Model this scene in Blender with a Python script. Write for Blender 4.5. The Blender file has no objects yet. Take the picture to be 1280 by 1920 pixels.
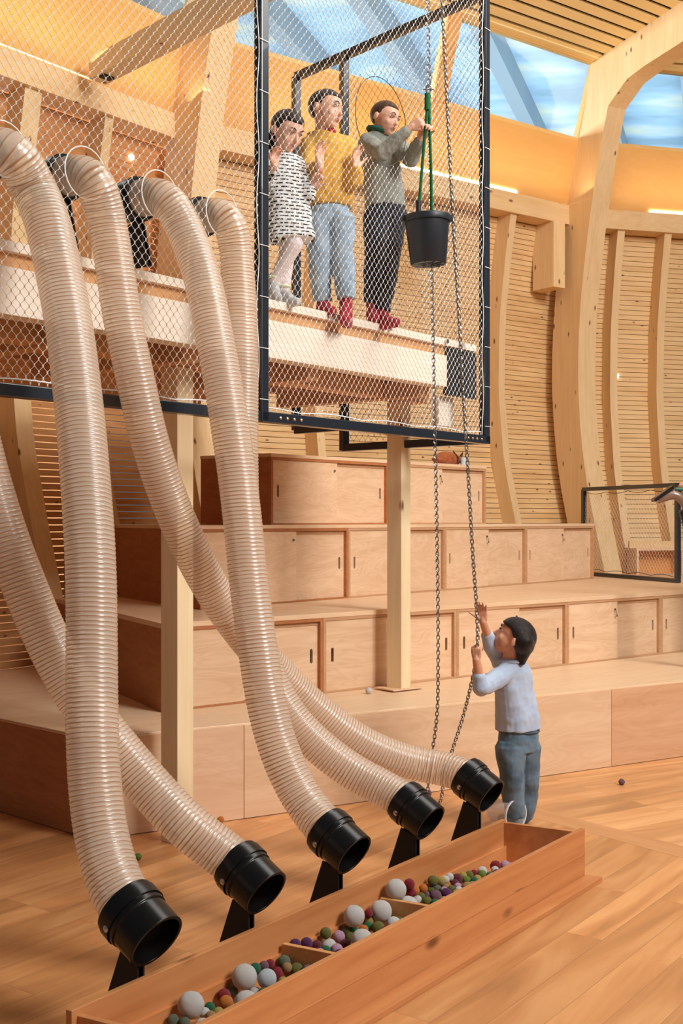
import bpy, bmesh, math, random
from mathutils import Vector, Matrix
import numpy as np
random.seed(7)
R = math.radians
# ---------------------------------------------------------------- camera, light, exposure
FL, EYE, HY = 2200.0, 1.6, 975.0
scn = bpy.context.scene
col = scn.collection
cam_d = bpy.data.cameras.new('camera'); cam = bpy.data.objects.new('camera', cam_d); col.objects.link(cam)
cam_d.sensor_fit = 'VERTICAL'; cam_d.sensor_height = 36.0; cam_d.sensor_width = 24.0
cam_d.lens = FL/1920*36; cam_d.shift_y = (HY-960)/1920
cam.location = (0, 0, EYE); cam.rotation_euler = (R(90), 0, 0)
cam_d.clip_start = .05; cam_d.clip_end = 200
scn.camera = cam
scn.view_settings.view_transform = 'Standard'; scn.view_settings.look = 'None'
scn.view_settings.gamma = 1; scn.view_settings.use_curve_mapping = False
scn.view_settings.exposure = 0.0
w = bpy.data.worlds.new('daylight'); scn.world = w; w.use_nodes = True
bg = w.node_tree.nodes['Background']; bg.inputs[0].default_value = (.86, .93, 1.0, 1); bg.inputs[1].default_value = .10

def area(name, loc, target, size, power, colr, sy=None):
    d = bpy.data.lights.new(name, 'AREA'); d.energy = power; d.color = colr; d.size = size
    d.shape = 'RECTANGLE'; d.size_y = sy or size
    o = bpy.data.objects.new(name, d); col.objects.link(o); o.location = loc
    o.rotation_euler = (Vector(target)-Vector(loc)).to_track_quat('-Z', 'Y').to_euler()
    return o
area('skylight_daylight', (2.6, 6.2, 6.3), (1.0, 7.6, 0), 3.0, 170, (1, .97, .92))  # added area lamp out of view, brightens the stair tops and nearby floor
area('front_window_daylight', (6.4, 0.8, 7.0), (0.4, 7.8, 1.8), 3.0, 900, (1, .985, .96))  # unseen key lamp added high at the right front, not a window
area('outer_hall_daylight', (4, 21, 5.6), (4, 22, 9), 12.0, 1050, (.88, .95, 1))  # added lamp facing up so the outer ceiling reads bright through the glass
area('left_outer_daylight', (-5.5, 13.5, 5.5), (-4, 10.6, 1.5), 3.0, 3200, (1, .98, .94))  # added lamp behind the left wall to whiten its slat gaps

# ---------------------------------------------------------------- pixel geometry
def VV(a, z=None): return Vector((a[0], a[1], a[2] if z is None else z))
def P(px, py, Y): return Vector(((px-640)/FL*Y, Y, EYE+(HY-py)/FL*Y))
def G(px, py, z): Y = (EYE-z)*FL/(py-HY); return Vector(((px-640)/FL*Y, Y, z))
def at(px, a, b):
    k = (px-640)/FL; dx, dy = b[0]-a[0], b[1]-a[1]
    t = (k*a[1]-a[0])/(dx-k*dy); return Vector((a[0]+dx*t, a[1]+dy*t, 0))
def zat(py, Y): return EYE+(HY-py)/FL*Y
def off(a, b, s):
    d = Vector((b[0]-a[0], b[1]-a[1], 0)).normalized(); n = Vector((-d.y, d.x, 0))*s
    return Vector((a[0], a[1], 0))+n, Vector((b[0], b[1], 0))+n

# ---------------------------------------------------------------- mesh builder
class MB:
    def __init__(s): s.v = []; s.f = []; s.m = []; s.uv = None
    def add(s, vs, fs, mi=0):
        o = len(s.v); s.v += [tuple(v) for v in vs]; s.f += [tuple(i+o for i in f) for f in fs]; s.m += [mi]*len(fs); return s
    def hexa(s, p, mi=0):   # 4 bottom (ccw from above) 4 top
        return s.add(p, [(3,2,1,0),(4,5,6,7),(0,1,5,4),(1,2,6,5),(2,3,7,6),(3,0,4,7)], mi)
    def box(s, c, sz, rz=0, mi=0, M=None):
        x, y, z = sz[0]/2, sz[1]/2, sz[2]/2
        p = [Vector(q) for q in ((-x,-y,-z),(x,-y,-z),(x,y,-z),(-x,y,-z),(-x,-y,z),(x,-y,z),(x,y,z),(-x,y,z))]
        M = M or Matrix.Rotation(rz, 3, 'Z')
        return s.hexa([M@q+Vector(c) for q in p], mi)
    def prism(s, poly, z0, z1, mi=0):
        n = len(poly); a = sum(poly[i][0]*poly[(i+1)%n][1]-poly[(i+1)%n][0]*poly[i][1] for i in range(n))
        if a < 0: poly = poly[::-1]
        vs = [(p[0], p[1], z0) for p in poly]+[(p[0], p[1], z1) for p in poly]
        return s.add(vs, [tuple(range(n-1,-1,-1)), tuple(range(n,2*n))]+[(i,(i+1)%n,(i+1)%n+n,i+n) for i in range(n)], mi)
    def extr(s, pts, vec, mi=0):   # polygon of 3d points extruded by vec
        n = len(pts); vec = Vector(vec); pts = [Vector(p) for p in pts]
        return s.add(pts+[p+vec for p in pts], [tuple(range(n-1,-1,-1)), tuple(range(n,2*n))]+[(i,(i+1)%n,(i+1)%n+n,i+n) for i in range(n)], mi)
    def beam(s, a, b, wdt, h, mi=0, side=None):   # box beam from a to b; wdt sideways, h in the up-ish direction
        a = Vector(a); b = Vector(b); d = (b-a).normalized()
        sd = Vector(side).normalized() if side is not None else d.cross(Vector((0,0,1)))
        if sd.length < 1e-4: sd = Vector((1,0,0))
        sd.normalize(); up = sd.cross(d).normalized()
        x = sd*wdt/2; z = up*h/2
        return s.hexa([a-x-z, a+x-z, b+x-z, b-x-z, a-x+z, a+x+z, b+x+z, b-x+z], mi)
    def tube(s, pts, r, n=8, mi=0, cap=True, closed=False, flat=1.0):
        pts = [Vector(p) for p in pts]; m = len(pts); rr = r if isinstance(r, (list, tuple)) else [r]*m
        t0 = (pts[1]-pts[0]).normalized(); u = t0.orthogonal().normalized(); vs = []
        for i in range(m):
            if closed: t = (pts[(i+1)%m]-pts[i-1]).normalized()
            else: t = (pts[min(i+1,m-1)]-pts[max(i-1,0)]).normalized()
            u = (u-t*u.dot(t)).normalized(); w_ = t.cross(u)
            for k in range(n):
                a = 2*math.pi*k/n; vs.append(pts[i]+u*math.cos(a)*rr[i]+w_*math.sin(a)*rr[i]*flat)
        fs = []
        for i in range(m if closed else m-1):
            j = (i+1)%m
            for k in range(n): fs.append((i*n+k, i*n+(k+1)%n, j*n+(k+1)%n, j*n+k))
        if cap and not closed: fs += [tuple(range(n-1,-1,-1)), tuple(range((m-1)*n, m*n))]
        return s.add(vs, fs, mi)
    def cyl(s, a, b, r0, r1=None, n=24, mi=0, cap=True): return s.tube([a, b], [r0, r0 if r1 is None else r1], n, mi, cap)
    def lathe(s, c, ax, prof, n=32, mi=0, close=False):  # prof: list of (along, radius)
        ax = Vector(ax).normalized(); u = ax.orthogonal().normalized(); w_ = ax.cross(u); c = Vector(c); vs = []; m = len(prof)
        for (h, r) in prof:
            for k in range(n):
                a = 2*math.pi*k/n; vs.append(c+ax*h+(u*math.cos(a)+w_*math.sin(a))*r)
        fs = [(i*n+k, i*n+(k+1)%n, ((i+1)%m)*n+(k+1)%n, ((i+1)%m)*n+k) for i in range(m if close else m-1) for k in range(n)]
        return s.add(vs, fs, mi)
    def ball(s, c, r, n=12, rot=None, mi=0):
        r = Vector(r) if not isinstance(r, (int, float)) else Vector((r,r,r)); vs = []; m = n//2+1
        for i in range(m+1):
            th = math.pi*i/m
            for k in range(n):
                a = 2*math.pi*k/n; q = Vector((math.sin(th)*math.cos(a)*r.x, math.sin(th)*math.sin(a)*r.y, math.cos(th)*r.z))
                if rot: q = rot@q
                vs.append(q+Vector(c))
        fs = [(i*n+k, (i+1)*n+k, (i+1)*n+(k+1)%n, i*n+(k+1)%n) for i in range(m) for k in range(n)]
        return s.add(vs, fs, mi)
    def build(s, name, mat, parent=None, smooth=False, bevel=0, label=None, merge=False, ang=40):
        me = bpy.data.meshes.new(name); me.from_pydata(s.v, [], s.f); 
        for mm in (mat if isinstance(mat, (list, tuple)) else [mat]): me.materials.append(mm)
        if any(s.m): me.polygons.foreach_set('material_index', s.m)
        if merge:
            b = bmesh.new(); b.from_mesh(me); bmesh.ops.remove_doubles(b, verts=b.verts, dist=1e-5); bmesh.ops.recalc_face_normals(b, faces=b.faces); b.to_mesh(me); b.free()
        if smooth:
            me.polygons.foreach_set('use_smooth', [True]*len(me.polygons))
            if ang: me.set_sharp_from_angle(angle=R(ang))
        me.update(); o = bpy.data.objects.new(name, me); col.objects.link(o)
        if parent: o.parent = parent; o.matrix_parent_inverse = Matrix.Translation(-parent.location) if not parent.parent else Matrix.Identity(4)
        if bevel:
            md = o.modifiers.new('bevel', 'BEVEL'); md.width = bevel; md.segments = 2; md.limit_method = 'ANGLE'; md.angle_limit = R(50)
        if label: o['label'] = label
        return o
def tag(o, label=None, cat=None, group=None, kind=None):
    if label: o['label'] = label
    if cat: o['category'] = cat
    if group: o['group'] = group
    if kind: o['kind'] = kind
    return o
def empty(name, loc, label, cat, group=None):
    o = bpy.data.objects.new(name, None); col.objects.link(o); o.location = loc; o.empty_display_size = .1
    return tag(o, label, cat, group)
def struct(o): o['kind'] = 'structure'; return o

# ---------------------------------------------------------------- materials
def lin(c):
    c = [x/255 for x in c]; return tuple(x/12.92 if x <= .04045 else ((x+.055)/1.055)**2.4 for x in c)+(1,)
def newmat(name):
    m = bpy.data.materials.new(name); m.use_nodes = True; nt = m.node_tree; return m, nt, nt.nodes['Principled BSDF']
def plain(name, c, rough=.5, metal=0, spec=.5, bump=0, bscale=200, sheen=0, coat=0):
    m, nt, b = newmat(name); b.inputs['Base Color'].default_value = lin(c); b.inputs['Roughness'].default_value = rough
    b.inputs['Metallic'].default_value = metal; b.inputs['Specular IOR Level'].default_value = spec
    if sheen: b.inputs['Sheen Weight'].default_value = sheen
    if coat: b.inputs['Coat Weight'].default_value = coat
    if bump:
        tc = nt.nodes.new('ShaderNodeTexCoord'); nz = nt.nodes.new('ShaderNodeTexNoise'); nz.inputs['Scale'].default_value = bscale
        bp = nt.nodes.new('ShaderNodeBump'); bp.inputs['Strength'].default_value = bump; bp.inputs['Distance'].default_value = .004
        nt.links.new(tc.outputs['Object'], nz.inputs['Vector']); nt.links.new(nz.outputs[0], bp.inputs['Height']); nt.links.new(bp.outputs[0], b.inputs['Normal'])
    return m
def wood(name, c1, c2, ang=0, axis='x', rough=.45, grain=1.0, knots=0.0, vary=.10, spec=.35, coat=0, contrast=1.0, c3=None, fig=0.0):
    """grain runs along `axis` after turning object space by -ang about Z"""
    m, nt, b = newmat(name); N = nt.nodes; L = nt.links
    tc = N.new('ShaderNodeTexCoord'); oi = N.new('ShaderNodeObjectInfo')
    rot = N.new('ShaderNodeVectorRotate'); rot.rotation_type = 'Z_AXIS'; rot.inputs['Angle'].default_value = -ang
    L.new(tc.outputs['Object'], rot.inputs['Vector'])
    ad = N.new('ShaderNodeVectorMath'); ad.operation = 'ADD'
    mu = N.new('ShaderNodeVectorMath'); mu.operation = 'SCALE'; mu.inputs[0].default_value = (7.3, 3.1, 5.7); L.new(oi.outputs['Random'], mu.inputs['Scale'])
    L.new(rot.outputs[0], ad.inputs[0]); L.new(mu.outputs[0], ad.inputs[1])
    def mapped(lo, hi):
        mp = N.new('ShaderNodeMapping'); sc = {'x': (lo,hi,hi), 'y': (hi,lo,hi), 'z': (hi,hi,lo)}[axis]
        mp.inputs['Scale'].default_value = sc; L.new(ad.outputs[0], mp.inputs['Vector']); return mp
    mp = mapped(1.2*grain, 22*grain); nz = N.new('ShaderNodeTexNoise'); nz.inputs['Scale'].default_value = 2.0; nz.inputs['Detail'].default_value = 6; nz.inputs['Distortion'].default_value = .6
    L.new(mp.outputs[0], nz.inputs['Vector'])
    mp2 = mapped(.8, 4.5); nz2 = N.new('ShaderNodeTexNoise'); nz2.inputs['Scale'].default_value = 1.3; nz2.inputs['Detail'].default_value = 2; nz2.inputs['Distortion'].default_value = 1.2
    L.new(mp2.outputs[0], nz2.inputs['Vector'])
    ramp = N.new('ShaderNodeValToRGB'); ramp.color_ramp.elements[0].position = .5-.2/contrast; ramp.color_ramp.elements[1].position = .5+.2/contrast
    ramp.color_ramp.elements[0].color = lin(c2); ramp.color_ramp.elements[1].color = lin(c1)
    mx = N.new('ShaderNodeMath'); mx.operation = 'MULTIPLY_ADD'; mx.inputs[1].default_value = .55; 
    mh = N.new('ShaderNodeMath'); mh.operation = 'MULTIPLY'; mh.inputs[1].default_value = .45; L.new(nz2.outputs[0], mh.inputs[0])
    L.new(nz.outputs[0], mx.inputs[0]); L.new(mh.outputs[0], mx.inputs[2]); last = mx.outputs[0]
    if fig:   # cathedral figure
        sn = N.new('ShaderNodeMath'); sn.operation = 'SINE'; ml = N.new('ShaderNodeMath'); ml.operation = 'MULTIPLY'; ml.inputs[1].default_value = 70
        L.new(nz2.outputs[0], ml.inputs[0]); L.new(ml.outputs[0], sn.inputs[0])
        ma = N.new('ShaderNodeMath'); ma.operation = 'MULTIPLY_ADD'; ma.inputs[1].default_value = fig; L.new(sn.outputs[0], ma.inputs[0]); L.new(last, ma.inputs[2]); last = ma.outputs[0]
    L.new(last, ramp.inputs['Fac'])
    hs = N.new('ShaderNodeHueSaturation'); vr = N.new('ShaderNodeMapRange'); vr.inputs['To Min'].default_value = 1-vary; vr.inputs['To Max'].default_value = 1+vary
    L.new(oi.outputs['Random'], vr.inputs['Value']); L.new(vr.outputs[0], hs.inputs['Value']); L.new(ramp.outputs[0], hs.inputs['Color']); out = hs.outputs[0]
    if knots:
        mk = mapped(2.2, 5.0); vo = N.new('ShaderNodeTexVoronoi'); vo.inputs['Scale'].default_value = knots; L.new(mk.outputs[0], vo.inputs['Vector'])
        kr = N.new('ShaderNodeValToRGB'); kr.color_ramp.elements[0].position = .05; kr.color_ramp.elements[1].position = .13
        kr.color_ramp.elements[0].color = (1,1,1,1); kr.color_ramp.elements[1].color = (0,0,0,1); L.new(vo.outputs['Distance'], kr.inputs['Fac'])
        mm = N.new('ShaderNodeMixRGB'); mm.inputs['Color2'].default_value = lin((120,70,38)); L.new(kr.outputs[0], mm.inputs['Fac']); L.new(out, mm.inputs['Color1']); out = mm.outputs[0]
    L.new(out, b.inputs['Base Color']); b.inputs['Roughness'].default_value = rough; b.inputs['Specular IOR Level'].default_value = spec
    if coat: b.inputs['Coat Weight'].default_value = coat; b.inputs['Coat Roughness'].default_value = .25
    bp = N.new('ShaderNodeBump'); bp.inputs['Strength'].default_value = .08; bp.inputs['Distance'].default_value = .002; L.new(nz.outputs[0], bp.inputs['Height']); L.new(bp.outputs[0], b.inputs['Normal'])
    return m
def planks(name, ang, bw=1.6, bh=.15, cols=((205,158,112),(222,180,134))):
    m, nt, b = newmat(name); N = nt.nodes; L = nt.links
    tc = N.new('ShaderNodeTexCoord'); rot = N.new('ShaderNodeVectorRotate'); rot.rotation_type = 'Z_AXIS'; rot.inputs['Angle'].default_value = -ang
    L.new(tc.outputs['Object'], rot.inputs['Vector'])
    br = N.new('ShaderNodeTexBrick'); br.inputs['Scale'].default_value = 1; br.inputs['Brick Width'].default_value = bw; br.inputs['Row Height'].default_value = bh
    br.inputs['Mortar Size'].default_value = .0012; br.inputs['Mortar Smooth'].default_value = .2; br.offset = .37; br.offset_frequency = 3
    br.inputs['Color1'].default_value = (0,0,0,1); br.inputs['Color2'].default_value = (1,1,1,1); br.inputs['Mortar'].default_value = (.5,.5,.5,1); br.inputs['Bias'].default_value = 0
    L.new(rot.outputs[0], br.inputs['Vector'])
    sx = N.new('ShaderNodeSeparateXYZ'); L.new(rot.outputs[0], sx.inputs[0])
    cx = N.new('ShaderNodeCombineXYZ'); L.new(sx.outputs[0], cx.inputs[0]); L.new(sx.outputs[1], cx.inputs[1])
    sc = N.new('ShaderNodeVectorMath'); sc.operation = 'SCALE'; sc.inputs['Scale'].default_value = 13.7; L.new(br.outputs['Color'], sc.inputs[0])
    ad = N.new('ShaderNodeVectorMath'); ad.operation = 'ADD'; L.new(cx.outputs[0], ad.inputs[0]); L.new(sc.outputs[0], ad.inputs[1])
    mp = N.new('ShaderNodeMapping'); mp.inputs['Scale'].default_value = (.7, 5, 1); L.new(ad.outputs[0], mp.inputs['Vector'])
    nz = N.new('ShaderNodeTexNoise'); nz.inputs['Scale'].default_value = 1.3; nz.inputs['Detail'].default_value = 5; nz.inputs['Distortion'].default_value = 1.4; L.new(mp.outputs[0], nz.inputs['Vector'])
    ramp = N.new('ShaderNodeValToRGB'); e = ramp.color_ramp.elements; e[0].position = .28; e[1].position = .7; e[0].color = lin(tuple(int(x*.88) for x in cols[0])); e[1].color = lin(cols[1])
    e2 = ramp.color_ramp.elements.new(.48); e2.color = lin(cols[0])
    L.new(nz.outputs[0], ramp.inputs['Fac'])
    vr = N.new('ShaderNodeMapRange'); vr.inputs['To Min'].default_value = .86; vr.inputs['To Max'].default_value = 1.1; L.new(br.outputs['Color'], vr.inputs['Value'])
    hs = N.new('ShaderNodeHueSaturation'); L.new(vr.outputs[0], hs.inputs['Value']); L.new(ramp.outputs[0], hs.inputs['Color'])
    # dark knots and heart streaks
    mk = N.new('ShaderNodeMapping'); mk.inputs['Scale'].default_value = (1.0, 4.5, 1); L.new(ad.outputs[0], mk.inputs['Vector'])
    vo = N.new('ShaderNodeTexVoronoi'); vo.inputs['Scale'].default_value = 1.5; L.new(mk.outputs[0], vo.inputs['Vector'])
    kr = N.new('ShaderNodeValToRGB'); kr.color_ramp.elements[0].position = .02; kr.color_ramp.elements[1].position = .075; kr.color_ramp.elements[0].color = (1,1,1,1); kr.color_ramp.elements[1].color = (0,0,0,1)
    nk = N.new('ShaderNodeTexNoise'); nk.inputs['Scale'].default_value = 30; L.new(tc.outputs['Object'], nk.inputs['Vector'])
    am = N.new('ShaderNodeMath'); am.operation = 'MULTIPLY_ADD'; am.inputs[1].default_value = .05; L.new(nk.outputs[0], am.inputs[0]); L.new(vo.outputs['Distance'], am.inputs[2]); L.new(am.outputs[0], kr.inputs['Fac'])
    mm = N.new('ShaderNodeMixRGB'); mm.inputs['Color2'].default_value = lin((92,50,26)); L.new(kr.outputs[0], mm.inputs['Fac']); L.new(hs.outputs[0], mm.inputs['Color1'])
    mo = N.new('ShaderNodeMixRGB'); mo.inputs['Color2'].default_value = lin((130,85,50)); mf = N.new('ShaderNodeMath'); mf.operation = 'MULTIPLY'; mf.inputs[1].default_value = .6
    L.new(br.outputs['Fac'], mf.inputs[0]); L.new(mf.outputs[0], mo.inputs['Fac']); L.new(mm.outputs[0], mo.inputs['Color1'])
    L.new(mo.outputs[0], b.inputs['Base Color']); b.inputs['Roughness'].default_value = .38; b.inputs['Specular IOR Level'].default_value = .4
    return m
def cloth(name, c, c2=None, bump=.3, scale=60, bscale=350, rough=.85, aniso=(1,1,1)):
    m, nt, b = newmat(name); N = nt.nodes; L = nt.links; tc = N.new('ShaderNodeTexCoord')
    mp = N.new('ShaderNodeMapping'); mp.inputs['Scale'].default_value = aniso; L.new(tc.outputs['Object'], mp.inputs['Vector'])
    nz = N.new('ShaderNodeTexNoise'); nz.inputs['Scale'].default_value = scale; nz.inputs['Detail'].default_value = 4; L.new(mp.outputs[0], nz.inputs['Vector'])
    r = N.new('ShaderNodeValToRGB'); r.color_ramp.elements[0].position = .35; r.color_ramp.elements[1].position = .65
    r.color_ramp.elements[0].color = lin(c); r.color_ramp.elements[1].color = lin(c2 or c); L.new(nz.outputs[0], r.inputs['Fac']); L.new(r.outputs[0], b.inputs['Base Color'])
    b.inputs['Roughness'].default_value = rough; b.inputs['Sheen Weight'].default_value = .15; b.inputs['Specular IOR Level'].default_value = .2
    n2 = N.new('ShaderNodeTexNoise'); n2.inputs['Scale'].default_value = bscale; L.new(mp.outputs[0], n2.inputs['Vector'])
    bp = N.new('ShaderNodeBump'); bp.inputs['Strength'].default_value = bump; bp.inputs['Distance'].default_value = .003; L.new(n2.outputs[0], bp.inputs['Height']); L.new(bp.outputs[0], b.inputs['Normal'])
    return m
ANG_B = math.atan2(2.08, 1.494); ANG_A = math.atan2(.68, 1.163); ANG_1 = math.atan2(1.85, 2.32); ANG_2 = math.atan2(3.53, 2.99); ANG_W = math.atan2(1.4, 1.93)
M = {}
M['ply'] = wood('birch_plywood', (236,200,164), (219,178,140), ANG_1, 'x', .5, .5, 0, .05, fig=.08)
M['ply2'] = wood('birch_plywood_riser', (234,196,160), (216,172,134), ANG_A, 'x', .5, .35, 0, .09, fig=.07)
M['ply_side'] = wood('plywood_end_panel', (190,126,80), (170,104,60), R(-50), 'x', .5, .5, 0, .04, fig=.06)  # plywood darkened: shade on the left-facing ends is in the colour
M['ply_edge'] = wood('plywood_edge', (206,162,122), (184,138,98), ANG_1, 'x', .6, 1.5, 0, .04)
M['spruce'] = wood('spruce_glulam', (240,208,160), (226,188,136), ANG_W, 'z', .55, .7, 1.5, .04)
M['spruce_h'] = wood('spruce_beam', (240,206,156), (224,184,130), ANG_W, 'x', .55, .7, 1.3, .04)
M['post'] = wood('spruce_post', (246,224,184), (232,204,160), 0, 'z', .55, .8, 1.2, .03)
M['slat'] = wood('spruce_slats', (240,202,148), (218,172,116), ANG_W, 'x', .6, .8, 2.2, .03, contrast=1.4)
M['slatL'] = wood('spruce_slats_left', (212,158,102), (184,126,76), math.atan2(.8,.6), 'x', .6, .8, 2.2, .03, contrast=1.4)  # same spruce, with the left bay's shade put into the colour
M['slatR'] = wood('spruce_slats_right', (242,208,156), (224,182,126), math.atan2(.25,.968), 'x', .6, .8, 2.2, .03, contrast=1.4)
M['panel'] = wood('pale_veneer_panel', (230,176,106), (220,162,90), ANG_W, 'x', .5, .6, 0, .02, contrast=.7)
M['ceil'] = wood('ceiling_slat_wood', (252,228,172), (246,218,158), ANG_W, 'x', .5, .6, 0, .03, contrast=.8)
M['deck'] = wood('platform_beam_white', (250,240,224), (240,226,206), ANG_B, 'x', .55, .6, 0, .03)
M['joist'] = wood('platform_joist', (222,170,116), (200,144,92), ANG_B, 'x', .55, .7, .8, .05)
M['boxw'] = wood('alder_box_wood', (210,144,90), (184,114,64), ANG_B, 'x', .42, .5, .9, .05, contrast=1.2, coat=.1)
M['boxe'] = wood('alder_box_edge', (222,164,106), (202,140,84), ANG_B, 'x', .5, 1, 0, .03)
M['floorB'] = planks('plank_floor_front', ANG_B, cols=((206,142,88),(224,164,108)))
M['floorA'] = planks('plank_floor_right', ANG_A, cols=((212,152,98),(230,174,120)))
M['strip'] = wood('floor_border_board', (214,156,106), (196,136,88), math.atan2(-.81,.63), 'x', .4, .5, 0, 0, fig=.03)
M['dark'] = plain('dark_gap', (22,16,10), .95)
M['steel'] = plain('black_coated_steel', (30,36,44), .32, .0, .6, coat=.4)
M['plate'] = plain('black_steel_plate', (34,27,26), .6, 0, .4)
M['plastic'] = plain('black_moulded_plastic', (15,13,12), .28, 0, .4)
M['plastic_in'] = plain('black_tube_inside', (10,9,9), .7)
M['bucket'] = plain('dark_grey_bucket_plastic', (38,42,48), .4, 0, .5)
M['chrome'] = plain('zinc_steel', (196,196,198), .25, 1.0)
M['chain'] = plain('galvanised_chain', (150,148,146), .32, 1.0)
M['wire'] = plain('stainless_wire', (250,250,248), .5, .05)
M['wire_d'] = plain('dark_net_wire', (110,100,88), .5, .3)
M['rope'] = cloth('green_rope', (12,112,62), (10,84,48), .8, 120, 220)
M['copper'] = plain('round_head_rivet', (206,170,140), .35, .9)
# ================================================================= SETTING
# ---- hall walls: plan corners at the main ribs, curved hull profile
VL = (-4.3, 6.23); V1 = (-1.35, 10.15); V3 = (2.62, 13.06); V4 = (7.4, 14.3)
PROF = [(.0,-.42),(.9,-.24),(1.5,-.05),(2.2,.14),(3.0,.23),(3.8,.21),(4.5,.11),(5.09,0),(5.76,-.17),(6.2,-.3),(6.55,-.42)]
def prof(z):
    for (z0,s0),(z1,s1) in zip(PROF, PROF[1:]):
        if z <= z1: 
            t = max(0,(z-z0)/(z1-z0)); return s0+(s1-s0)*t
    return PROF[-1][1]
def wallpt(a, b, t, s, z):
    d = Vector((b[0]-a[0], b[1]-a[1], 0)); L_ = d.length; d.normalize(); n = Vector((-d.y, d.x, 0))
    return Vector((a[0], a[1], 0))+d*(t*L_)+n*s+Vector((0,0,z))
ROOF = lambda s: 6.55+(-.42-s)*.135       # ceiling height for an inward distance
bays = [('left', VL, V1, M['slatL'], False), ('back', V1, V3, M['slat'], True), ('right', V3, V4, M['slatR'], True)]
for nm, a, b, sm, backed in bays:
    L_ = (Vector(b)-Vector(a)).length; e = .0
    W_ = .02; mb = MB(); z = .3; pitch = .055; gap = .0055 if backed else .0075
    while z < 4.86:
        z1 = z+pitch-gap
        s0, s1 = prof(z)+.2, prof(z1)+.2
        p = [wallpt(a,b,-W_,s0,z), wallpt(a,b,1+W_,s0,z), wallpt(a,b,1+W_,s0+.02,z), wallpt(a,b,-W_,s0+.02,z), wallpt(a,b,-W_,s1,z1), wallpt(a,b,1+W_,s1,z1), wallpt(a,b,1+W_,s1+.02,z1), wallpt(a,b,-W_,s1+.02,z1)]
        mb.hexa(p); z += pitch
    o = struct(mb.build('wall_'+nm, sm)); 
    if backed:
        bk = MB(); zz = [p[0] for p in PROF if p[0] < 4.6]+[4.9]
        for q0, q1 in zip(zz, zz[1:]):
            bk.hexa([wallpt(a,b,-.02,prof(q0)+.235,q0), wallpt(a,b,1.02,prof(q0)+.235,q0), wallpt(a,b,1.02,prof(q0)+.26,q0), wallpt(a,b,0,prof(q0)+.26,q0),
                     wallpt(a,b,0,prof(q1)+.235,q1), wallpt(a,b,1.02,prof(q1)+.235,q1), wallpt(a,b,1.02,prof(q1)+.26,q1), wallpt(a,b,0,prof(q1)+.26,q1)])
        bk.build('backing_board', wood('backing_board_wood_'+nm, (176,122,74), (156,104,60), 0, 'x', .8), o)
    # upper veneer panel up to the skylight
    pn = MB(); zz = [5.09, 5.45, 5.76]
    for q0, q1 in zip(zz, zz[1:]):
        pn.hexa([wallpt(a,b,0,prof(q0)+.03,q0), wallpt(a,b,1,prof(q0)+.03,q0), wallpt(a,b,1,prof(q0)+.07,q0), wallpt(a,b,0,prof(q0)+.07,q0),
                 wallpt(a,b,0,prof(q1)+.03,q1), wallpt(a,b,1,prof(q1)+.03,q1), wallpt(a,b,1,prof(q1)+.07,q1), wallpt(a,b,0,prof(q1)+.07,q1)])
    pn.build('upper_panel', M['panel'], o)
# eave beams
for i, (nm, a, b, sm, k) in enumerate(bays):
    mb = MB(); h = [wallpt(a,b,0,0,4.87), wallpt(a,b,1,0,4.87), wallpt(a,b,1,.3,4.87), wallpt(a,b,0,.3,4.87)]
    mb.hexa(h+[p+Vector((0,0,.215)) for p in h]); struct(mb.build('trim_%d' % (i+1), M['spruce_h'], bevel=.004))
# skylights with window frames
m_glass, nt, bs = newmat('skylight_glass')
N = nt.nodes; mixs = N.new('ShaderNodeMixShader'); tr = N.new('ShaderNodeBsdfTransparent'); tr.inputs[0].default_value = (.9,.97,1,1)
gl = N.new('ShaderNodeBsdfGlossy'); gl.inputs['Roughness'].default_value = .05; gl.inputs[0].default_value = (.9,.95,1,1)
mixs.inputs[0].default_value = .10; nt.links.new(tr.outputs[0], mixs.inputs[1]); nt.links.new(gl.outputs[0], mixs.inputs[2]); nt.links.new(mixs.outputs[0], N['Material Output'].inputs[0])
m_frame = wood('skylight_frame_wood', (238,196,128), (226,180,110), ANG_W, 'x', .5, .8)
def skylight(n, a, b, t0, t1):
    zb, zt = 5.76, 6.55; L_ = (Vector(b)-Vector(a)).length; e = .03/L_
    def q(t, z, d=0): return wallpt(a, b, t, prof(z)+.05+d, z)
    gm = MB(); gm.hexa([q(t0,zb), q(t1,zb), q(t1,zb,.012), q(t0,zb,.012), q(t0,zt), q(t1,zt), q(t1,zt,.012), q(t0,zt,.012)])
    g = struct(gm.build('window_%d' % n, m_glass))
    fm = MB()
    for (ta,tb,za,zc) in ((t0,t1,zb-.01,zb+.025),(t0,t1,zt-.02,zt+.02),(t0,t0+e,zb,zt),(t1-e,t1,zb,zt)):
        fm.hexa([q(ta,za,-.02), q(tb,za,-.02), q(tb,za,.05), q(ta,za,.05), q(ta,zc,-.02), q(tb,zc,-.02), q(tb,zc,.05), q(ta,zc,.05)])
    fm.build('window_frame', m_frame, g)
pm = at(795, V1, V3); tm = (Vector((pm.x, pm.y))-Vector(V1)).length/(Vector(V3)-Vector(V1)).length+.015
skylight(1, VL, V1, 0, .975); skylight(2, V1, V3, .03, tm-.012); skylight(3, V1, V3, tm+.012, .975); skylight(4, V3, V4, .03, .97)
mb = MB()
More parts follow.
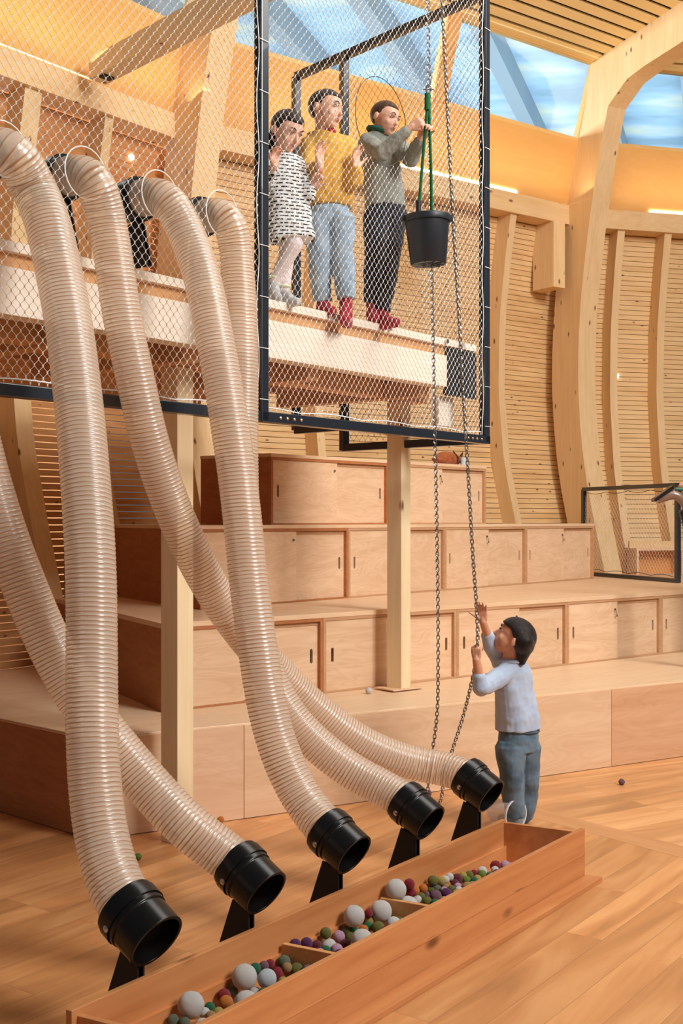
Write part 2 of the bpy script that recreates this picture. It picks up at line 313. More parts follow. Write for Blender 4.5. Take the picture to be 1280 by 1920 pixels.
for q0, q1 in ((5.76,6.16),(6.16,6.57)):
    mb.hexa([wallpt(V1,V3,tm-.014,prof(q0)-.0,q0), wallpt(V1,V3,tm+.014,prof(q0)-.0,q0), wallpt(V1,V3,tm+.014,prof(q0)+.1,q0), wallpt(V1,V3,tm-.014,prof(q0)+.1,q0),
             wallpt(V1,V3,tm-.014,prof(q1)-.0,q1), wallpt(V1,V3,tm+.014,prof(q1)-.0,q1), wallpt(V1,V3,tm+.014,prof(q1)+.1,q1), wallpt(V1,V3,tm-.014,prof(q1)+.1,q1)])
struct(mb.build('trim_4', M['panel']))
# ---- ceiling: boards with dark gaps, above them a dark liner
mb = MB(); dk = MB()
for (a, b, k0_, k1_) in ((VL, V1, 0, .15), (V1, V3, .15, .19), (V3, V4, .19, 0)):
    s = -.40; k = 0; Lb = (Vector(b)-Vector(a)).length
    while s > -3.9:
        s2 = s-.116
        def cw(t, s_): return wallpt(a, b, t, s_, ROOF(s_))
        # bays fan out: run each board between the mitred rib planes
        e0 = -.0; e1 = 0
        p = [cw(-s*k0_/Lb,s), cw(1+s*k1_/Lb,s), cw(1+s2*k1_/Lb,s2), cw(-s2*k0_/Lb,s2)]
        mb.hexa([p[3], p[2], p[1], p[0]] + [q+Vector((0,0,.02)) for q in (p[3], p[2], p[1], p[0])])
        s = s2-.042; k += 1
    p = [cw(0,-.42), cw(1,-.42), cw(1,-4.0), cw(0,-4.0)]
    dk.hexa([q+Vector((0,0,.06)) for q in p]+[q+Vector((0,0,.09)) for q in p])
for (a, b) in ((VL, V1), (V1, V3), (V3, V4)):
    p = [wallpt(a,b,0,-.47,6.545), wallpt(a,b,1,-.47,6.545), wallpt(a,b,1,-.30,6.545), wallpt(a,b,0,-.30,6.545)]; mb.hexa(p+[q+Vector((0,0,.14)) for q in p])
ce = struct(mb.build('ceiling', M['ceil'])); dk.build('dark_liner', M['dark'], ce)
# ---- outer hall seen through the skylights
m_out, nt, bs = newmat('painted_concrete_outer_ceiling'); N = nt.nodes; L = nt.links
tc = N.new('ShaderNodeTexCoord'); nz = N.new('ShaderNodeTexNoise'); nz.inputs['Scale'].default_value = .9; nz.inputs['Detail'].default_value = 5
mp = N.new('ShaderNodeMapping'); mp.inputs['Rotation'].default_value = (0,0,R(35)); mp.inputs['Scale'].default_value = (.5,1.2,1)
L.new(tc.outputs['Object'], mp.inputs[0]); L.new(mp.outputs[0], nz.inputs['Vector'])
rp = N.new('ShaderNodeValToRGB'); e = rp.color_ramp.elements; e[0].position = .36; e[0].color = lin((150,180,200)); e[1].position = .66; e[1].color = lin((226,232,214))
x = e.new(.5); x.color = lin((176,208,232)); L.new(nz.outputs[0], rp.inputs[0]); L.new(rp.outputs[0], bs.inputs['Base Color']); bs.inputs['Roughness'].default_value = .9
mb = MB(); mb.prism([(-14,13.5),(20,15.5),(20,38),(-14,38)], 9.2, 9.4); oc = struct(mb.build('trim_5', m_out))
for k in range(22):
    mb = MB(); x0 = -12+k*1.5; mb.beam((x0, 15.6, 9.0), (x0+7, 37, 9.0), .25, .45)
    mb.build('concrete_beam', plain('outer_beam_grey', (150,166,178), .9) if k == 0 else bpy.data.materials['outer_beam_grey'], oc)

mb = MB(); a_, b_ = off(VL, V1, 1.6); mb.prism([(a_.x,a_.y),(b_.x,b_.y),(b_.x-.1,b_.y+.15),(a_.x-.1,a_.y+.15)], 0, 4.2); struct(mb.build('wall_outer', plain('outer_white_plaster', (236,232,224), .9)))  # white sheet added outside so the left slat gaps look bright
# ---- main ribs and rafters (each one curved timber)
def rib(a, b, t, name_lab, width=.25, inn=.38, outw=.05, raf=3.4, zlow=.0, dirn=None, mat=None):
    d = Vector((b[0]-a[0], b[1]-a[1], 0)).normalized()
    if dirn: d = Vector(dirn).normalized()
    base = wallpt(a, b, t, 0, 0); n = Vector((-d.y, d.x, 0))
    zs = [zlow+(6.0-zlow)*i/28 for i in range(29)]
    # smooth profile through the given points
    def sp(z): return sum(prof(z+dz)*wt for dz, wt in ((-.3,.2),(-.15,.2),(0,.2),(.15,.2),(.3,.2)))
    inner = [(sp(z)-inn, z) for z in zs]; outer = [(sp(z)+outw, z) for z in zs]
    s_k = -.42-inn-.1; zk = ROOF(s_k)-.42
    inner += [(s_k, zk), (s_k-.25, ROOF(s_k-.25)-.40), (-raf, ROOF(-raf)-.40)]
    outer += [(-.36, 6.52), (-.42, 6.55), (-raf, ROOF(-raf)+.0)]
    mb = MB(); pts = []
    vs = []; m = len(inner)
    for (s, z) in inner: 
        for sg in (-.5, .5): vs.append(base+n*s+d*(sg*width)+Vector((0,0,z)))
    for (s, z) in outer:
        for sg in (-.5, .5): vs.append(base+n*s+d*(sg*width)+Vector((0,0,z)))
    fs = []; I = lambda i, sg: i*2+sg; O = lambda i, sg: 2*m+i*2+sg
    for i in range(m-1):
        fs += [(I(i,0),I(i,1),I(i+1,1),I(i+1,0)), (O(i,1),O(i,0),O(i+1,0),O(i+1,1)), (I(i,0),I(i+1,0),O(i+1,0),O(i,0)), (I(i+1,1),I(i,1),O(i,1),O(i+1,1))]
    fs += [(I(0,1),I(0,0),O(0,0),O(0,1)), (I(m-1,0),I(m-1,1),O(m-1,1),O(m-1,0))]
    mb.add(vs, fs)
    # rafter meets the ceiling liner; small gap filler
    return tag(mb.build('timber_rib', mat or M['spruce'], smooth=True, ang=25), name_lab, 'beam', 'main curved ribs of the hall')
dmid = Vector((V3[0]-V1[0], V3[1]-V1[1])).normalized(); dr = Vector((V4[0]-V3[0], V4[1]-V3[1])).normalized(); dl = Vector((V1[0]-VL[0], V1[1]-VL[1])).normalized()
rib(V1, V3, 1.0, 'large curved laminated timber rib right of the steel cage, bending into a ceiling rafter', dirn=(dmid.x+.35*dr.x, dmid.y+.35*dr.y, 0))
rib(V1, V3, 0.0, 'large curved laminated timber rib behind the wire net, left of the cage post', dirn=(dmid.x+dl.x, dmid.y+dl.y, 0))
# secondary studs between the ribs
def stud(a, b, px, lab, width=.09, z1=4.87, mat=None):
    t = (at(px, a, b).xy-Vector(a)).length/(Vector(b)-Vector(a)).length
    d = Vector((b[0]-a[0], b[1]-a[1], 0)).normalized(); mb = MB(); vs = []; fs = []; zs = [.1+(z1-.1)*i/24 for i in range(25)]
    for z in zs:
        s = prof(z)
        for ss, sg in ((0,-.5),(0,.5),(.2,.5),(.2,-.5)): vs.append(wallpt(a,b,t,s+ss,z)+d*(sg*width))
    for i in range(24):
        for k in range(4): fs.append((i*4+k, i*4+(k+1)%4, i*4+4+(k+1)%4, i*4+4+k))
    fs += [(3,2,1,0), (96,97,98,99)]
    mb.add(vs, fs); return tag(mb.build('wall_stud', mat or M['spruce'], smooth=True, ang=30), lab, 'beam', 'slender curved studs on the slat wall')
stud(V1, V3, 968, 'slender curved stud on the slat wall between the steel cage and the large rib')
stud(V1, V3, 620, 'slender curved stud behind the cage, its foot showing above the top cabinets')
stud(V3, V4, 1168, 'slender curved stud on the slat wall just right of the large rib')
stud(V3, V4, 1256, 'slender curved stud on the slat wall nearest the right edge of the photo')
stud(VL, V1, 70, 'brown curved stud on the gappy slat wall, leftmost, seen below the net', .16, mat=M['spruce'])
stud(VL, V1, 212, 'narrow brown stud on the gappy slat wall between the two front hoses', .09)
# short hanging block left of the big rib
t = (at(1046, V1, V3).xy-Vector(V1)).length/(Vector(V3)-Vector(V1)).length
mb = MB(); p = [wallpt(V1,V3,t-.018,-.02,4.15), wallpt(V1,V3,t+.018,-.02,4.15), wallpt(V1,V3,t+.018,.3,4.15), wallpt(V1,V3,t-.018,.3,4.15)]
mb.hexa(p+[q+Vector((0,0,.72)) for q in p]); tag(mb.build('bracket_block', M['spruce'], bevel=.004), 'short square timber block under the eave beam beside the large rib', 'beam')
# low plank along the foot of the right wall + open plywood box behind the net guard
# ---- LED strips
m_led, nt, bs = newmat('led_strip_light'); bs.inputs['Emission Color'].default_value = (1,.86,.62,1); bs.inputs['Emission Strength'].default_value = 9; bs.inputs['Base Color'].default_value = (1,1,1,1)
m_led2, nt, bs = newmat('small_lamp_light'); bs.inputs['Emission Color'].default_value = (1,.95,.85,1); bs.inputs['Emission Strength'].default_value = 6
m_led3, nt, bs = newmat('led_strip_warm'); bs.inputs['Emission Color'].default_value = (1,.72,.36,1); bs.inputs['Emission Strength'].default_value = 2.2
def led(a, b, px0, px1, lab, th=.02, mat=None):
    A = at(px0, a, b); B = at(px1, a, b); (A, B) = off(A, B, .0); mb = MB()
    n = Vector((-(B-A).y, (B-A).x, 0)).normalized()
    mb.beam(A+n*.02+Vector((0,0,5.105)), B+n*.02+Vector((0,0,5.105)), th, th*1.1)
    o = mb.build('led_strip', mat or m_led); tag(o, lab, 'light', 'LED strips on the eave beam')
led(V1, V3, 752, 971, 'glowing white LED strip on the eave beam right of the bucket chain')
led(V3, V4, 1219, 1500, 'glowing white LED strip on the eave beam at the right edge')
led(VL, V1, -260, 176, 'warm LED strip along the left eave beam behind the net', .008, m_led3)
for i, (a, b, p0, p1, pw) in enumerate(((VL,V1,-300,330,60),(V1,V3,480,1060,75),(V3,V4,1160,1600,60))):
    A = at(p0,a,b); B = at(p1,a,b); mid = (A+B)/2; n = Vector((-(B-A).y,(B-A).x,0)).normalized(); 
    l = area('eave_led_glow', mid-n*.30+Vector((0,0,5.16)), mid-n*.02+Vector((0,0,6.2)), (B-A).length, pw*.10, (1,.80,.52), .22)
    z = (mid+Vector((0,0,1))-mid); xax = (B-A).normalized(); zax = -(Vector((0,0,1))*.95+n*.25).normalized(); yax = zax.cross(xax).normalized(); zax = xax.cross(yax)
    l.rotation_euler = Matrix((xax, yax, zax)).transposed().to_euler()

# ---- floors
J0 = Vector((.62, 6.97)); JD = Vector((.63,-.81)).normalized(); jn = Vector((-JD.y, JD.x))*.085   # strip
far = J0+JD*9; back = J0-JD*.5
mb = MB(); a0 = back-jn; a1 = far-jn
mb.prism([(-9,-4), (a1.x,a1.y), (a0.x,a0.y), (-1.5,7.5), (-9,16)], -.05, 0); struct(mb.build('floor', M['floorB']))
mb = MB(); b0 = back+jn; b1 = far+jn
mb.prism([(b1.x,b1.y), (14,-.5), (14,22), (b0.x,b0.y+9), (b0.x,b0.y)], -.05, 0); struct(mb.build('floor', M['floorA']))
mb = MB(); mb.prism([(a0.x,a0.y),(a1.x,a1.y),(b1.x,b1.y),(b0.x,b0.y)], -.05, .0005); struct(mb.build('trim_6', M['strip']))

# ================================================================= STEPS AND CABINETS
C0 = at(175, (1.147,7.27), (2.31,7.95)); C1 = at(1143, (1.147,7.27), (2.31,7.95)); CR = at(1600, (1.147,7.27), (2.31,7.95)); CL = G(0, 1520, 0); dL = (CL-C0).normalized()
step = empty('plywood_step', (C0.x, C0.y, 0), 'broad bottom plywood step running across the hall under all the cabinets', 'step')
far_l = C0+dL*4.6
top = [C0, CR, CR+Vector((1,7,0)), Vector((2,14,0)), far_l]
mb = MB(); mb.prism([(p.x,p.y) for p in (C0+(CR-C0).normalized()*.02-dL*-.02, CR+Vector((0,.03,0)), CR+Vector((1,7,0)), Vector((-1,13.3,0)), far_l+Vector((.05,.05,0)))], .0, .48); mb.build('base', M['ply2'], step)
mb = MB(); mb.prism([(p.x,p.y) for p in (C0, CR, CR+Vector((1,7,0)), Vector((-1,13.5,0)), far_l)], .48, .51); mb.build('tread', wood('plywood_tread', (240,208,172), (228,190,150), ANG_1, 'x', .4, .5, 0, .02, fig=.06, spec=.5), step, bevel=.003)
seams = [C0, at(455, C0, CR), C1, at(1500, C0, CR), CR]
tones = [((232,196,162),(214,172,136)), ((236,200,164),(216,176,138)), ((222,176,138),(204,154,114)), ((226,184,144),(208,164,122))]
for i in range(4):
    a, b = seams[i], seams[i+1]; d = (b-a).normalized(); a2 = a+d*.002; b2 = b-d*.002; n = Vector((d.y,-d.x,0))
    mb = MB(); mb.prism([(p.x,p.y) for p in (a2, b2, b2+n*.015, a2+n*.015)], .004, .50)
    mb.build('riser_panel', wood('riser_ply_%d' % i, tones[i][0], tones[i][1], ANG_A, 'x', .5, .35, 0, .0, fig=.05), step)
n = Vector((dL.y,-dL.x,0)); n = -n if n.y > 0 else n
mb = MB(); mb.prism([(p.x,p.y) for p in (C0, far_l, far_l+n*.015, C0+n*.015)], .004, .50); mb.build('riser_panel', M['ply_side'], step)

def slotted(mb, a, u, n, w_, z0, z1, th, su, sz, hw=.0105, hh=.046):
    """panel from a along u (width w_), thickness th along -n.. with a rounded slot"""
    def pt(x, z, k): return a+u*x+n*k+Vector((0,0,z))
    N_ = 16; ring = []
    for i in range(N_):
        an = 2*math.pi*(i+.5)/N_; cx, cz = math.cos(an), math.sin(an)
        ring.append((su+hw*cx, sz+(hh-hw)*(1 if cz > 0 else -1)+hw*cz))
    outer = []
    for i in range(N_):
        an = 2*math.pi*(i+.5)/N_; dx, dz = math.cos(an), math.sin(an); t = 1e9
        if dx > 1e-6: t = min(t, (w_-su)/dx)
        if dx < -1e-6: t = min(t, -su/dx)
        if dz > 1e-6: t = min(t, (z1-sz)/dz)
        if dz < -1e-6: t = min(t, (z0-sz)/dz)
        outer.append((su+dx*t, sz+dz*t))
    corners = [(0,z0),(w_,z0),(w_,z1),(0,z1)]
    vs = [pt(x,z,0) for x,z in ring]+[pt(x,z,0) for x,z in outer]+[pt(x,z,0) for x,z in corners]
    vs += [pt(x,z,th) for x,z in ring]+[pt(x,z,th) for x,z in outer]+[pt(x,z,th) for x,z in corners]
    B = 2*N_+4; fs = []
    def side(p): 
        x, z = p; return 0 if abs(x) < 1e-6 else 1 if abs(x-w_) < 1e-6 else 2 if abs(z-z0) < 1e-6 else 3
    cidx = {(0,2):0,(2,1):1,(1,3):2,(3,0):3,(2,0):0,(1,2):1,(3,1):2,(0,3):3}
    for i in range(N_):
        j = (i+1)%N_; si, sj = side(outer[i]), side(outer[j])
        f = [i, N_+i, N_+j, j]
        if si != sj and (si,sj) in cidx: f = [i, N_+i, 2*N_+cidx[(si,sj)], N_+j, j]
        fs.append(tuple(f)); fs.append(tuple(x+B for x in f[::-1])); fs.append((i, j, B+j, B+i))
    c = [2*N_+k for k in range(4)]
    for k in range(4): fs.append((c[k], c[(k+1)%4], B+c[(k+1)%4], B+c[k]))
    mb.add(vs, fs)
def cabinet(A, B, z0, z1, backL, backR, label, split=None, slots=(True, True), lock='left', key=False, group=None, sideL=None, topth=0):
    """A,B front base corners; backL/R vectors of the two side panels; split = fraction where the doors meet; the left one runs in front"""
    A = VV(A, 0); B = VV(B, 0); u = (B-A).normalized(); W = (B-A).length; n = Vector((-u.y, u.x, 0)); T = .022
    e = empty('sliding_door_cabinet', (A.x, A.y, z0), label, 'cabinet', group)
    c = MB(); eps = .001
    def side(p0, q, back, inward):
        c.prism([(v.x,v.y) for v in (p0, p0+back, p0+back+u*inward, p0+u*inward)], z0+.001, z1)
    side(A+u*eps, 0, backL, T); side(B-u*eps, 0, backR, -T)
    fl = [A+u*T, B-u*T, B+backR-u*T, A+backL+u*T]
    c.prism([(v.x,v.y) for v in fl], z0+.001, z0+.012); c.prism([(v.x,v.y) for v in fl], z1-.02, z1)
    c.prism([(v.x,v.y) for v in (A+backL+u*T, B+backR-u*T, B+backR-u*T-n*.01, A+backL+u*T-n*.01)], z0+.001, z1)
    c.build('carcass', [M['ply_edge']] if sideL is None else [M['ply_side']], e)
    dz0, dz1 = z0+.010, z1-.022; W2 = W-2*T; sp_ = (split or .5)*W
    c = MB(); q0 = A+u*sp_+n*.0225; q1 = B-u*(T+.0015)+n*.0225; c.prism([(v.x,v.y) for v in (q0,q1,q1+n*.0045,q0+n*.0045)], dz1-.022, dz1); c.build('header_rail', M['ply_edge'], e)
    # front (left) door
    for k in (0, 1):
        if k == 0: a = A+u*(T+.001)+n*.006; w_ = sp_-T; su = .055
        else: a = A+u*(sp_-.03)+n*.028; w_ = W-T-.001-sp_+.03; su = w_-.05
        if w_ < .12: continue
        mb = MB()
        if slots[k] and w_ > .15: slotted(mb, a, u, n, w_, dz0, dz1, .016, su, z0+(z1-z0)*.50, )
        else: mb.prism([(v.x,v.y) for v in (a, a+u*w_, a+u*w_+n*.016, a+n*.016)], dz0, dz1)
        d = mb.build('door', M['ply'], e)
        if slots[k] and w_ > .15:
            mb = MB(); q = a+u*(su-.02)+n*.0165; mb.prism([(v.x,v.y) for v in (q, q+u*.04, q+u*.04+n*.004, q+n*.004)], z0+(z1-z0)*.5-.055, z0+(z1-z0)*.5+.055); mb.build('finger_slot', M['dark'], d, label='black rounded finger slot in the door')  # dark plate stands in for the shade inside the closed cabinet
        if k == 0 and lock:
            q = a+u*(w_-.035)+Vector((0,0,dz1-.06)); mb = MB(); mb.cyl(q+n*.002, q-n*.008, .009, .009, 14); lk = mb.build('lock', M['chrome'], d, smooth=True)
            if key:
                mb = MB(); mb.box(q-n*.014+Vector((.0,0,-.002)), (.004,.014,.012)); mb.cyl(q-n*.016+Vector((0,0,-.012)), q-n*.016+Vector((.006,0,-.045)), .0022, .0022, 6); mb.box(q-n*.016+Vector((.006,0,-.05)), (.014,.003,.016), math.atan2(u.y,u.x)); mb.build('key', M['chrome'], d)
    return e
r1a, r1b = Vector((-1.017,6.64,0)), Vector((2.82,9.71,0))
r2a, r2b = Vector((-.475,8.17,0)), Vector((2.516,11.7,0))
r3a, r3b = Vector((-.502,8.43,0)), Vector((1.261,10.43,0))
n1 = Vector((-1.85,2.32,0)).normalized(); n2 = Vector((-3.53,2.99,0)).normalized(); n3 = Vector((-2.0,1.763,0)).normalized()
Z0, Z1, Z2, Z3 = .51, 1.015, 1.565, 2.08
g1, g2, g3 = 'cabinets of the lowest row', 'cabinets of the middle row', 'cabinets of the top row'
X1 = lambda p: at(p, r1a, r1b); X2 = lambda p: at(p, r2a, r2b); X3 = lambda p: at(p, r3a, r3b)
side1 = Vector((-1.113,2.11,0)); side2 = Vector((-.82,1.36,0)); side3 = Vector((-.55,.37,0))
s = n1*.5
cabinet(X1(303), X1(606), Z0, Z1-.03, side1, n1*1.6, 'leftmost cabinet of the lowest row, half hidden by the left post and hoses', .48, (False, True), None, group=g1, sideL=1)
cabinet(X1(606), X1(856), Z0, Z1-.03, s, s, 'lowest-row cabinet directly behind the middle timber post', .5, (True, True), None, group=g1)
cabinet(X1(856), X1(1063), Z0, Z1-.03, s, s, 'lowest-row cabinet right behind the boy pulling the chain', .55, (True, True), 'left', True, g1)
cabinet(X1(1063), X1(1239), Z0, Z1-.03, s, s, 'lowest-row cabinet with a key in its lock, right of the boy in the blue shirt', .52, (True, True), 'left', True, g1)
cabinet(X1(1239), X1(1420), Z0, Z1-.03, s, s, 'lowest-row cabinet cut off by the right edge of the photo', .55, (True, True), 'left', False, g1)
cabinet(X1(1420), X1(1600), Z0, Z1-.03, s, s, 'lowest-row cabinet beyond the right edge', .55, (True, True), 'left', False, g1)
s = n2*.45
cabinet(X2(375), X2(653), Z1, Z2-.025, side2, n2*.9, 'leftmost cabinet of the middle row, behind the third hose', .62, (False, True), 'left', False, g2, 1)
cabinet(X2(653), X2(834), Z1, Z2-.025, s, s, 'middle-row cabinet crossed by the middle timber post', .5, (True, True), None, group=g2)
cabinet(X2(834), X2(986), Z1, Z2-.025, s, s, 'middle-row cabinet behind the right strand of the chain', .52, (True, True), 'left', True, g2)
cabinet(X2(986), X2(1113), Z1, Z2-.025, s, s, 'rightmost cabinet of the middle row beside the netted guard frame', .54, (True, True), 'left', True, g2)
s = n3*.45
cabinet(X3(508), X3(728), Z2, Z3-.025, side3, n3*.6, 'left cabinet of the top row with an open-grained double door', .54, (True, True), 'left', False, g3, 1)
cabinet(X3(728), X3(911), Z2, Z3-.025, s, s, 'right cabinet of the top row with a bag standing on it', .53, (True, True), 'left', True, g3)
# worktops
def slab(pts, z0, z1, name, lab):
    mb = MB(); mb.prism([(p.x,p.y) for p in pts], z0, z1); return tag(mb.build(name, wood(name+'_ply', (240,206,170), (226,186,146), ANG_1, 'x', .42, .5, 0, 0, fig=.05, spec=.5), bevel=.002), lab, 'worktop')
o1 = Vector((n1.x,n1.y,0))*-.004
slab([X1(302)+o1, X1(1600)+o1, X1(1600)+n1*4, Vector((1.2,11.7,0)), r1a+side1*1.02], Z1-.03, Z1, 'worktop', 'long plywood worktop over the lowest cabinets, also the floor of the middle row')
o2 = Vector((n2.x,n2.y,0))*-.004
slab([X2(374)+o2, X2(1113.5)+o2, X2(1113.5)+n2*.47, X2(930)+n2*.9, X2(374)+side2], Z2-.025, Z2, 'worktop', 'plywood worktop over the middle row of cabinets at eye level')
o3 = Vector((n3.x,n3.y,0))*-.004
slab([X3(507)+o3, X3(911.5)+o3, X3(911.5)+n3*.46, X3(507)+side3], Z3-.025, Z3, 'worktop', 'plywood worktop over the two top cabinets')

# timber posts
ub = Vector((math.cos(ANG_B), math.sin(ANG_B), 0)); nb = Vector((ub.y, -ub.x, 0))   # nb points to the open hall
def post(px0, px1, Y, z0, z1, lab, plate=False):
    c = P((px0+px1)/2, HY, Y); w_ = (px1-px0)/FL*Y; k = w_/(abs(nb.x)+abs(ub.x)); mb = MB(); mb.box((c.x, c.y, (z0+z1)/2), (k, k, z1-z0), ANG_B)
    o = mb.build('timber_post', M['post'], bevel=.004); tag(o, lab, 'post', 'posts carrying the platform')
    if plate:
        q = MB(); q.box((c.x, c.y, z0+.004), (k*2.3, k*1.7, .008), ANG_1); tag(q.build('base_board', M['ply']), 'thin plywood board under the foot of the middle post', 'board')
    return o
post(725, 770, 7.55, Z0+.008, 2.36, 'pale square timber post standing on the plywood step in front of the cabinets', True)
post(302, 362, 5.86, 0, 2.36, 'pale square timber post standing on the plank floor behind the hoses')

# ================================================================= PLATFORM
SC = .95
Q0 = Vector((-1.121, 4.56, 0)); uB = Vector((1710, 2200, 0)).normalized(); nB = Vector((uB.y, -uB.x, 0))     # nB towards camera side
NA = lambda px: at(px, Q0, Q0+uB)                 # point of the net plane at a column
EP0, EP1 = off(Q0, Q0+uB, .18)                    # platform edge line (behind the net)
ZP = 2.70
eR = at(893, EP0, EP1); eL = at(-260, EP0, EP1); eD = Vector((-.85,1.1,0)).normalized()
plat = empty('play_platform', (eR.x, eR.y, ZP), 'raised timber play platform on which the three children stand', 'platform')
def along(px, o_): a, b = off(Q0, Q0+uB, o_); return at(px, a, b)
pR2 = eR+eD*2.9
mb = MB(); mb.prism([(p.x,p.y) for p in (eL, eR, pR2, eL-nB*2.9)], ZP-.042, ZP); mb.build('deck', M['deck'], plat, bevel=.003)
a, b = off(eL, eR, .03); mb = MB(); mb.prism([(p.x,p.y) for p in (a, b, b-nB*.05, a-nB*.05)], ZP-.10, ZP-.042); mb.build('recessed_strip', M['joist'], plat)
a, b = off(eL, eR, .012); b = at(838, a, b); mb = MB(); mb.prism([(p.x,p.y) for p in (a, b, b-nB*.1, a-nB*.1)], ZP-.29, ZP-.10); mb.build('fascia_beam', M['deck'], plat, bevel=.003)
for k in range(8):
    a, b = off(eL, eR, .38+k*.32); b = b-uB*.12-nB*0; mb = MB(); mb.prism([(p.x,p.y) for p in (a, b, b-nB*.08, a-nB*.08)], ZP-.24, ZP-.042); mb.build('joist', M['joist'], plat, bevel=.003)
for px in (-120, 110, 330, 560, 770):
    c = along(px, .40); mb = MB(); mb.beam(c+nB*.10+Vector((0,0,ZP-.30)), c-nB*1.05+Vector((0,0,ZP-.30)), .10, .10); mb.build('cross_beam', M['joist'], plat, bevel=.003)
a = post and P(332, HY, 5.86); b = P(748, HY, 7.55); d_ = Vector((b.x-a.x, b.y-a.y, 0)).normalized()
mb = MB(); mb.beam(Vector((a.x,a.y,2.36+.0))-d_*2.0+Vector((0,0,.05)), Vector((b.x,b.y,2.41))+d_*.25, .14, .095); mb.build('girder', M['joist'], plat, bevel=.003)
mb = MB(); a1 = along(838,.19); a2 = along(893,.19); mb.prism([(p.x,p.y) for p in (a1,a2,a2-nB*.03,a1-nB*.03)], ZP-.34, ZP-.05); sp = mb.build('steel_end_plate', M['steel'], plat, label='dark blue-black steel end plate with bolts')
for k in range(3):
    for j in (0,1):
        q = a1.lerp(a2, .2+.6*j)+Vector((0,0,ZP-.12-.08*k)); mb = MB(); mb.cyl(q+nB*.008, q-nB*.01, .008, .008, 10); mb.build('bolt', M['chrome'], sp)
mb = MB(); a1 = along(822,.25); a2 = along(850,.25); mb.prism([(p.x,p.y) for p in (a1,a2,a2-nB*.05,a1-nB*.05)], ZP-.52, ZP-.34); mb.build('hanger_block', M['deck'], plat)
for i, px in enumerate((620, 732, 838)):
    q = along(px, .165)+Vector((0,0,ZP-.02)); mb = MB(); mb.lathe(q, nB, [(-.002,.014),(.006,.012),(.009,.0)], 12); mb.build('edge_bolt', M['chrome'], plat, smooth=True)

# steel cage
cage = empty('steel_net_cage', (NA(490).x, NA(490).y, 2.065), 'black steel tube cage strung with rhombic wire net in front of the platform', 'cage')
pA, pB, pL_ = NA(490), NA(908), NA(-420); ZB, ZT = 2.085, 5.05; tS = .05
def tubeb(a, b, name, side=None, w_=tS, h=tS): mb = MB(); mb.beam(a, b, w_, h, side=side); return mb.build(name, M['steel'], cage, bevel=.004)
Z = lambda p, z: Vector((p.x, p.y, z))
tubeb(Z(pA,ZB-.02), Z(pA,ZT), 'post', uB); tubeb(Z(pB,ZB-.02), Z(pB,ZT-.15), 'post', uB)
br = tubeb(Z(pA,ZB)-uB*.02, Z(pB,ZB)+uB*.03, 'bottom_rail'); tubeb(Z(pL_,ZB), Z(pA,ZB)-uB*.03, 'bottom_rail')
tubeb(Z(pL_,ZT), Z(pB,ZT), 'top_rail')
for px in (518,531,544,557, 871,879,887,896):
    q = NA(px)+nB*.026+Vector((0,0,ZB)); mb = MB(); mb.lathe(q, nB, [(-.002,.008),(.003,.008),(.006,.004),(.007,0)], 10); mb.build('rivet', M['copper'], br, smooth=True)
pE1 = P(645,HY,8.21*SC*1.01); pE2 = P(555,HY,8.53*SC*1.01); pE1.z = pE2.z = 0; pF = pB-nB*.03
zt2 = 1.6+997/FL*pB.y
tubeb(Z(pF,ZB+.0), Z(pE1,ZB+.0), 'side_bottom_rail'); tubeb(Z(pF,zt2-.04), Z(pE2,1.6+831/FL*pE2.y), 'side_top_rail')
tubeb(Z(pE1,ZB-.02), Z(pE1,1.6+872/FL*pE1.y), 'side_post', eD); tubeb(Z(pE2,ZB+.14), Z(pE2,1.6+831/FL*pE2.y), 'side_post', eD)
pE3 = pE2+(pE2-pE1)*.1
tubeb(Z(pE1,ZB+.14), Z(pE2,ZB+.14), 'side_bottom_rail')
# ---- rhombic nets
def net(O, u, Lw, z0, z1, holes, wd, hh, r, mat, name, label=None, knots=True, kr=.0042, shear=.0):
    n_ = Vector((-u.y, u.x, 0)); rng = random.Random(3); v = []; f = []
    nl = int((z1-z0)/hh); ns = int(Lw/wd); oct_ = MB()
    offs = [Vector((0,0,0))]
    for i in range(ns+1):
        prev = None
        for j in range(nl+1):
            s_ = min(max(wd*(i+(.46 if (i+j)%2 else -.46)),0),Lw); z = z0+hh*j
            if z > z1: break
            jt = math.sin(s_*2.1+z*3.3)*.006
            s2 = s_+jt; inside = any((s2-hs)**2+(z-hz)**2 < hr*hr for hs, hz, hr in holes)
            if inside: prev = None; continue
            c = O+u*s2+Vector((0,0,z)); b0 = len(v)
            # short vertical contact at the knot
            for dz in ((-.004,.004)):
                c2 = c+Vector((0,0,dz))
                v += [tuple(c2+u*r), tuple(c2-u*r*.5+n_*r*.87), tuple(c2-u*r*.5-n_*r*.87)]
            f += [(b0+k, b0+(k+1)%3, b0+3+(k+1)%3, b0+3+k) for k in range(3)]
            if prev is not None: f += [(prev+3+k, prev+3+(k+1)%3, b0+(k+1)%3, b0+k) for k in range(3)]
            prev = b0
            if knots and (i+j)%2: 
                q = c+u*(wd*.04); kz = kr*1.6
                oct_.add([q+u*kr, q+n_*kr, q-u*kr, q-n_*kr, q+Vector((0,0,kz)), q-Vector((0,0,kz))], [(0,1,4),(1,2,4),(2,3,4),(3,0,4),(1,0,5),(2,1,5),(3,2,5),(0,3,5)])
    m1 = MB(); m1.v = v; m1.f = f; m1.m = [0]*len(f); o = m1.build(name, mat, cage, label=label)
    if knots: oct_.build('net_ferrules', M['wire'], o)
    return o
HZ = 2.985; hpx = (-118, 8, 160, 299, 416)
Lr = (pB-pA).length; cA = pL_
def sh(px): return (NA(px)-pL_).dot(uB)
holes = [(sh(px), HZ, .105) for px in hpx]
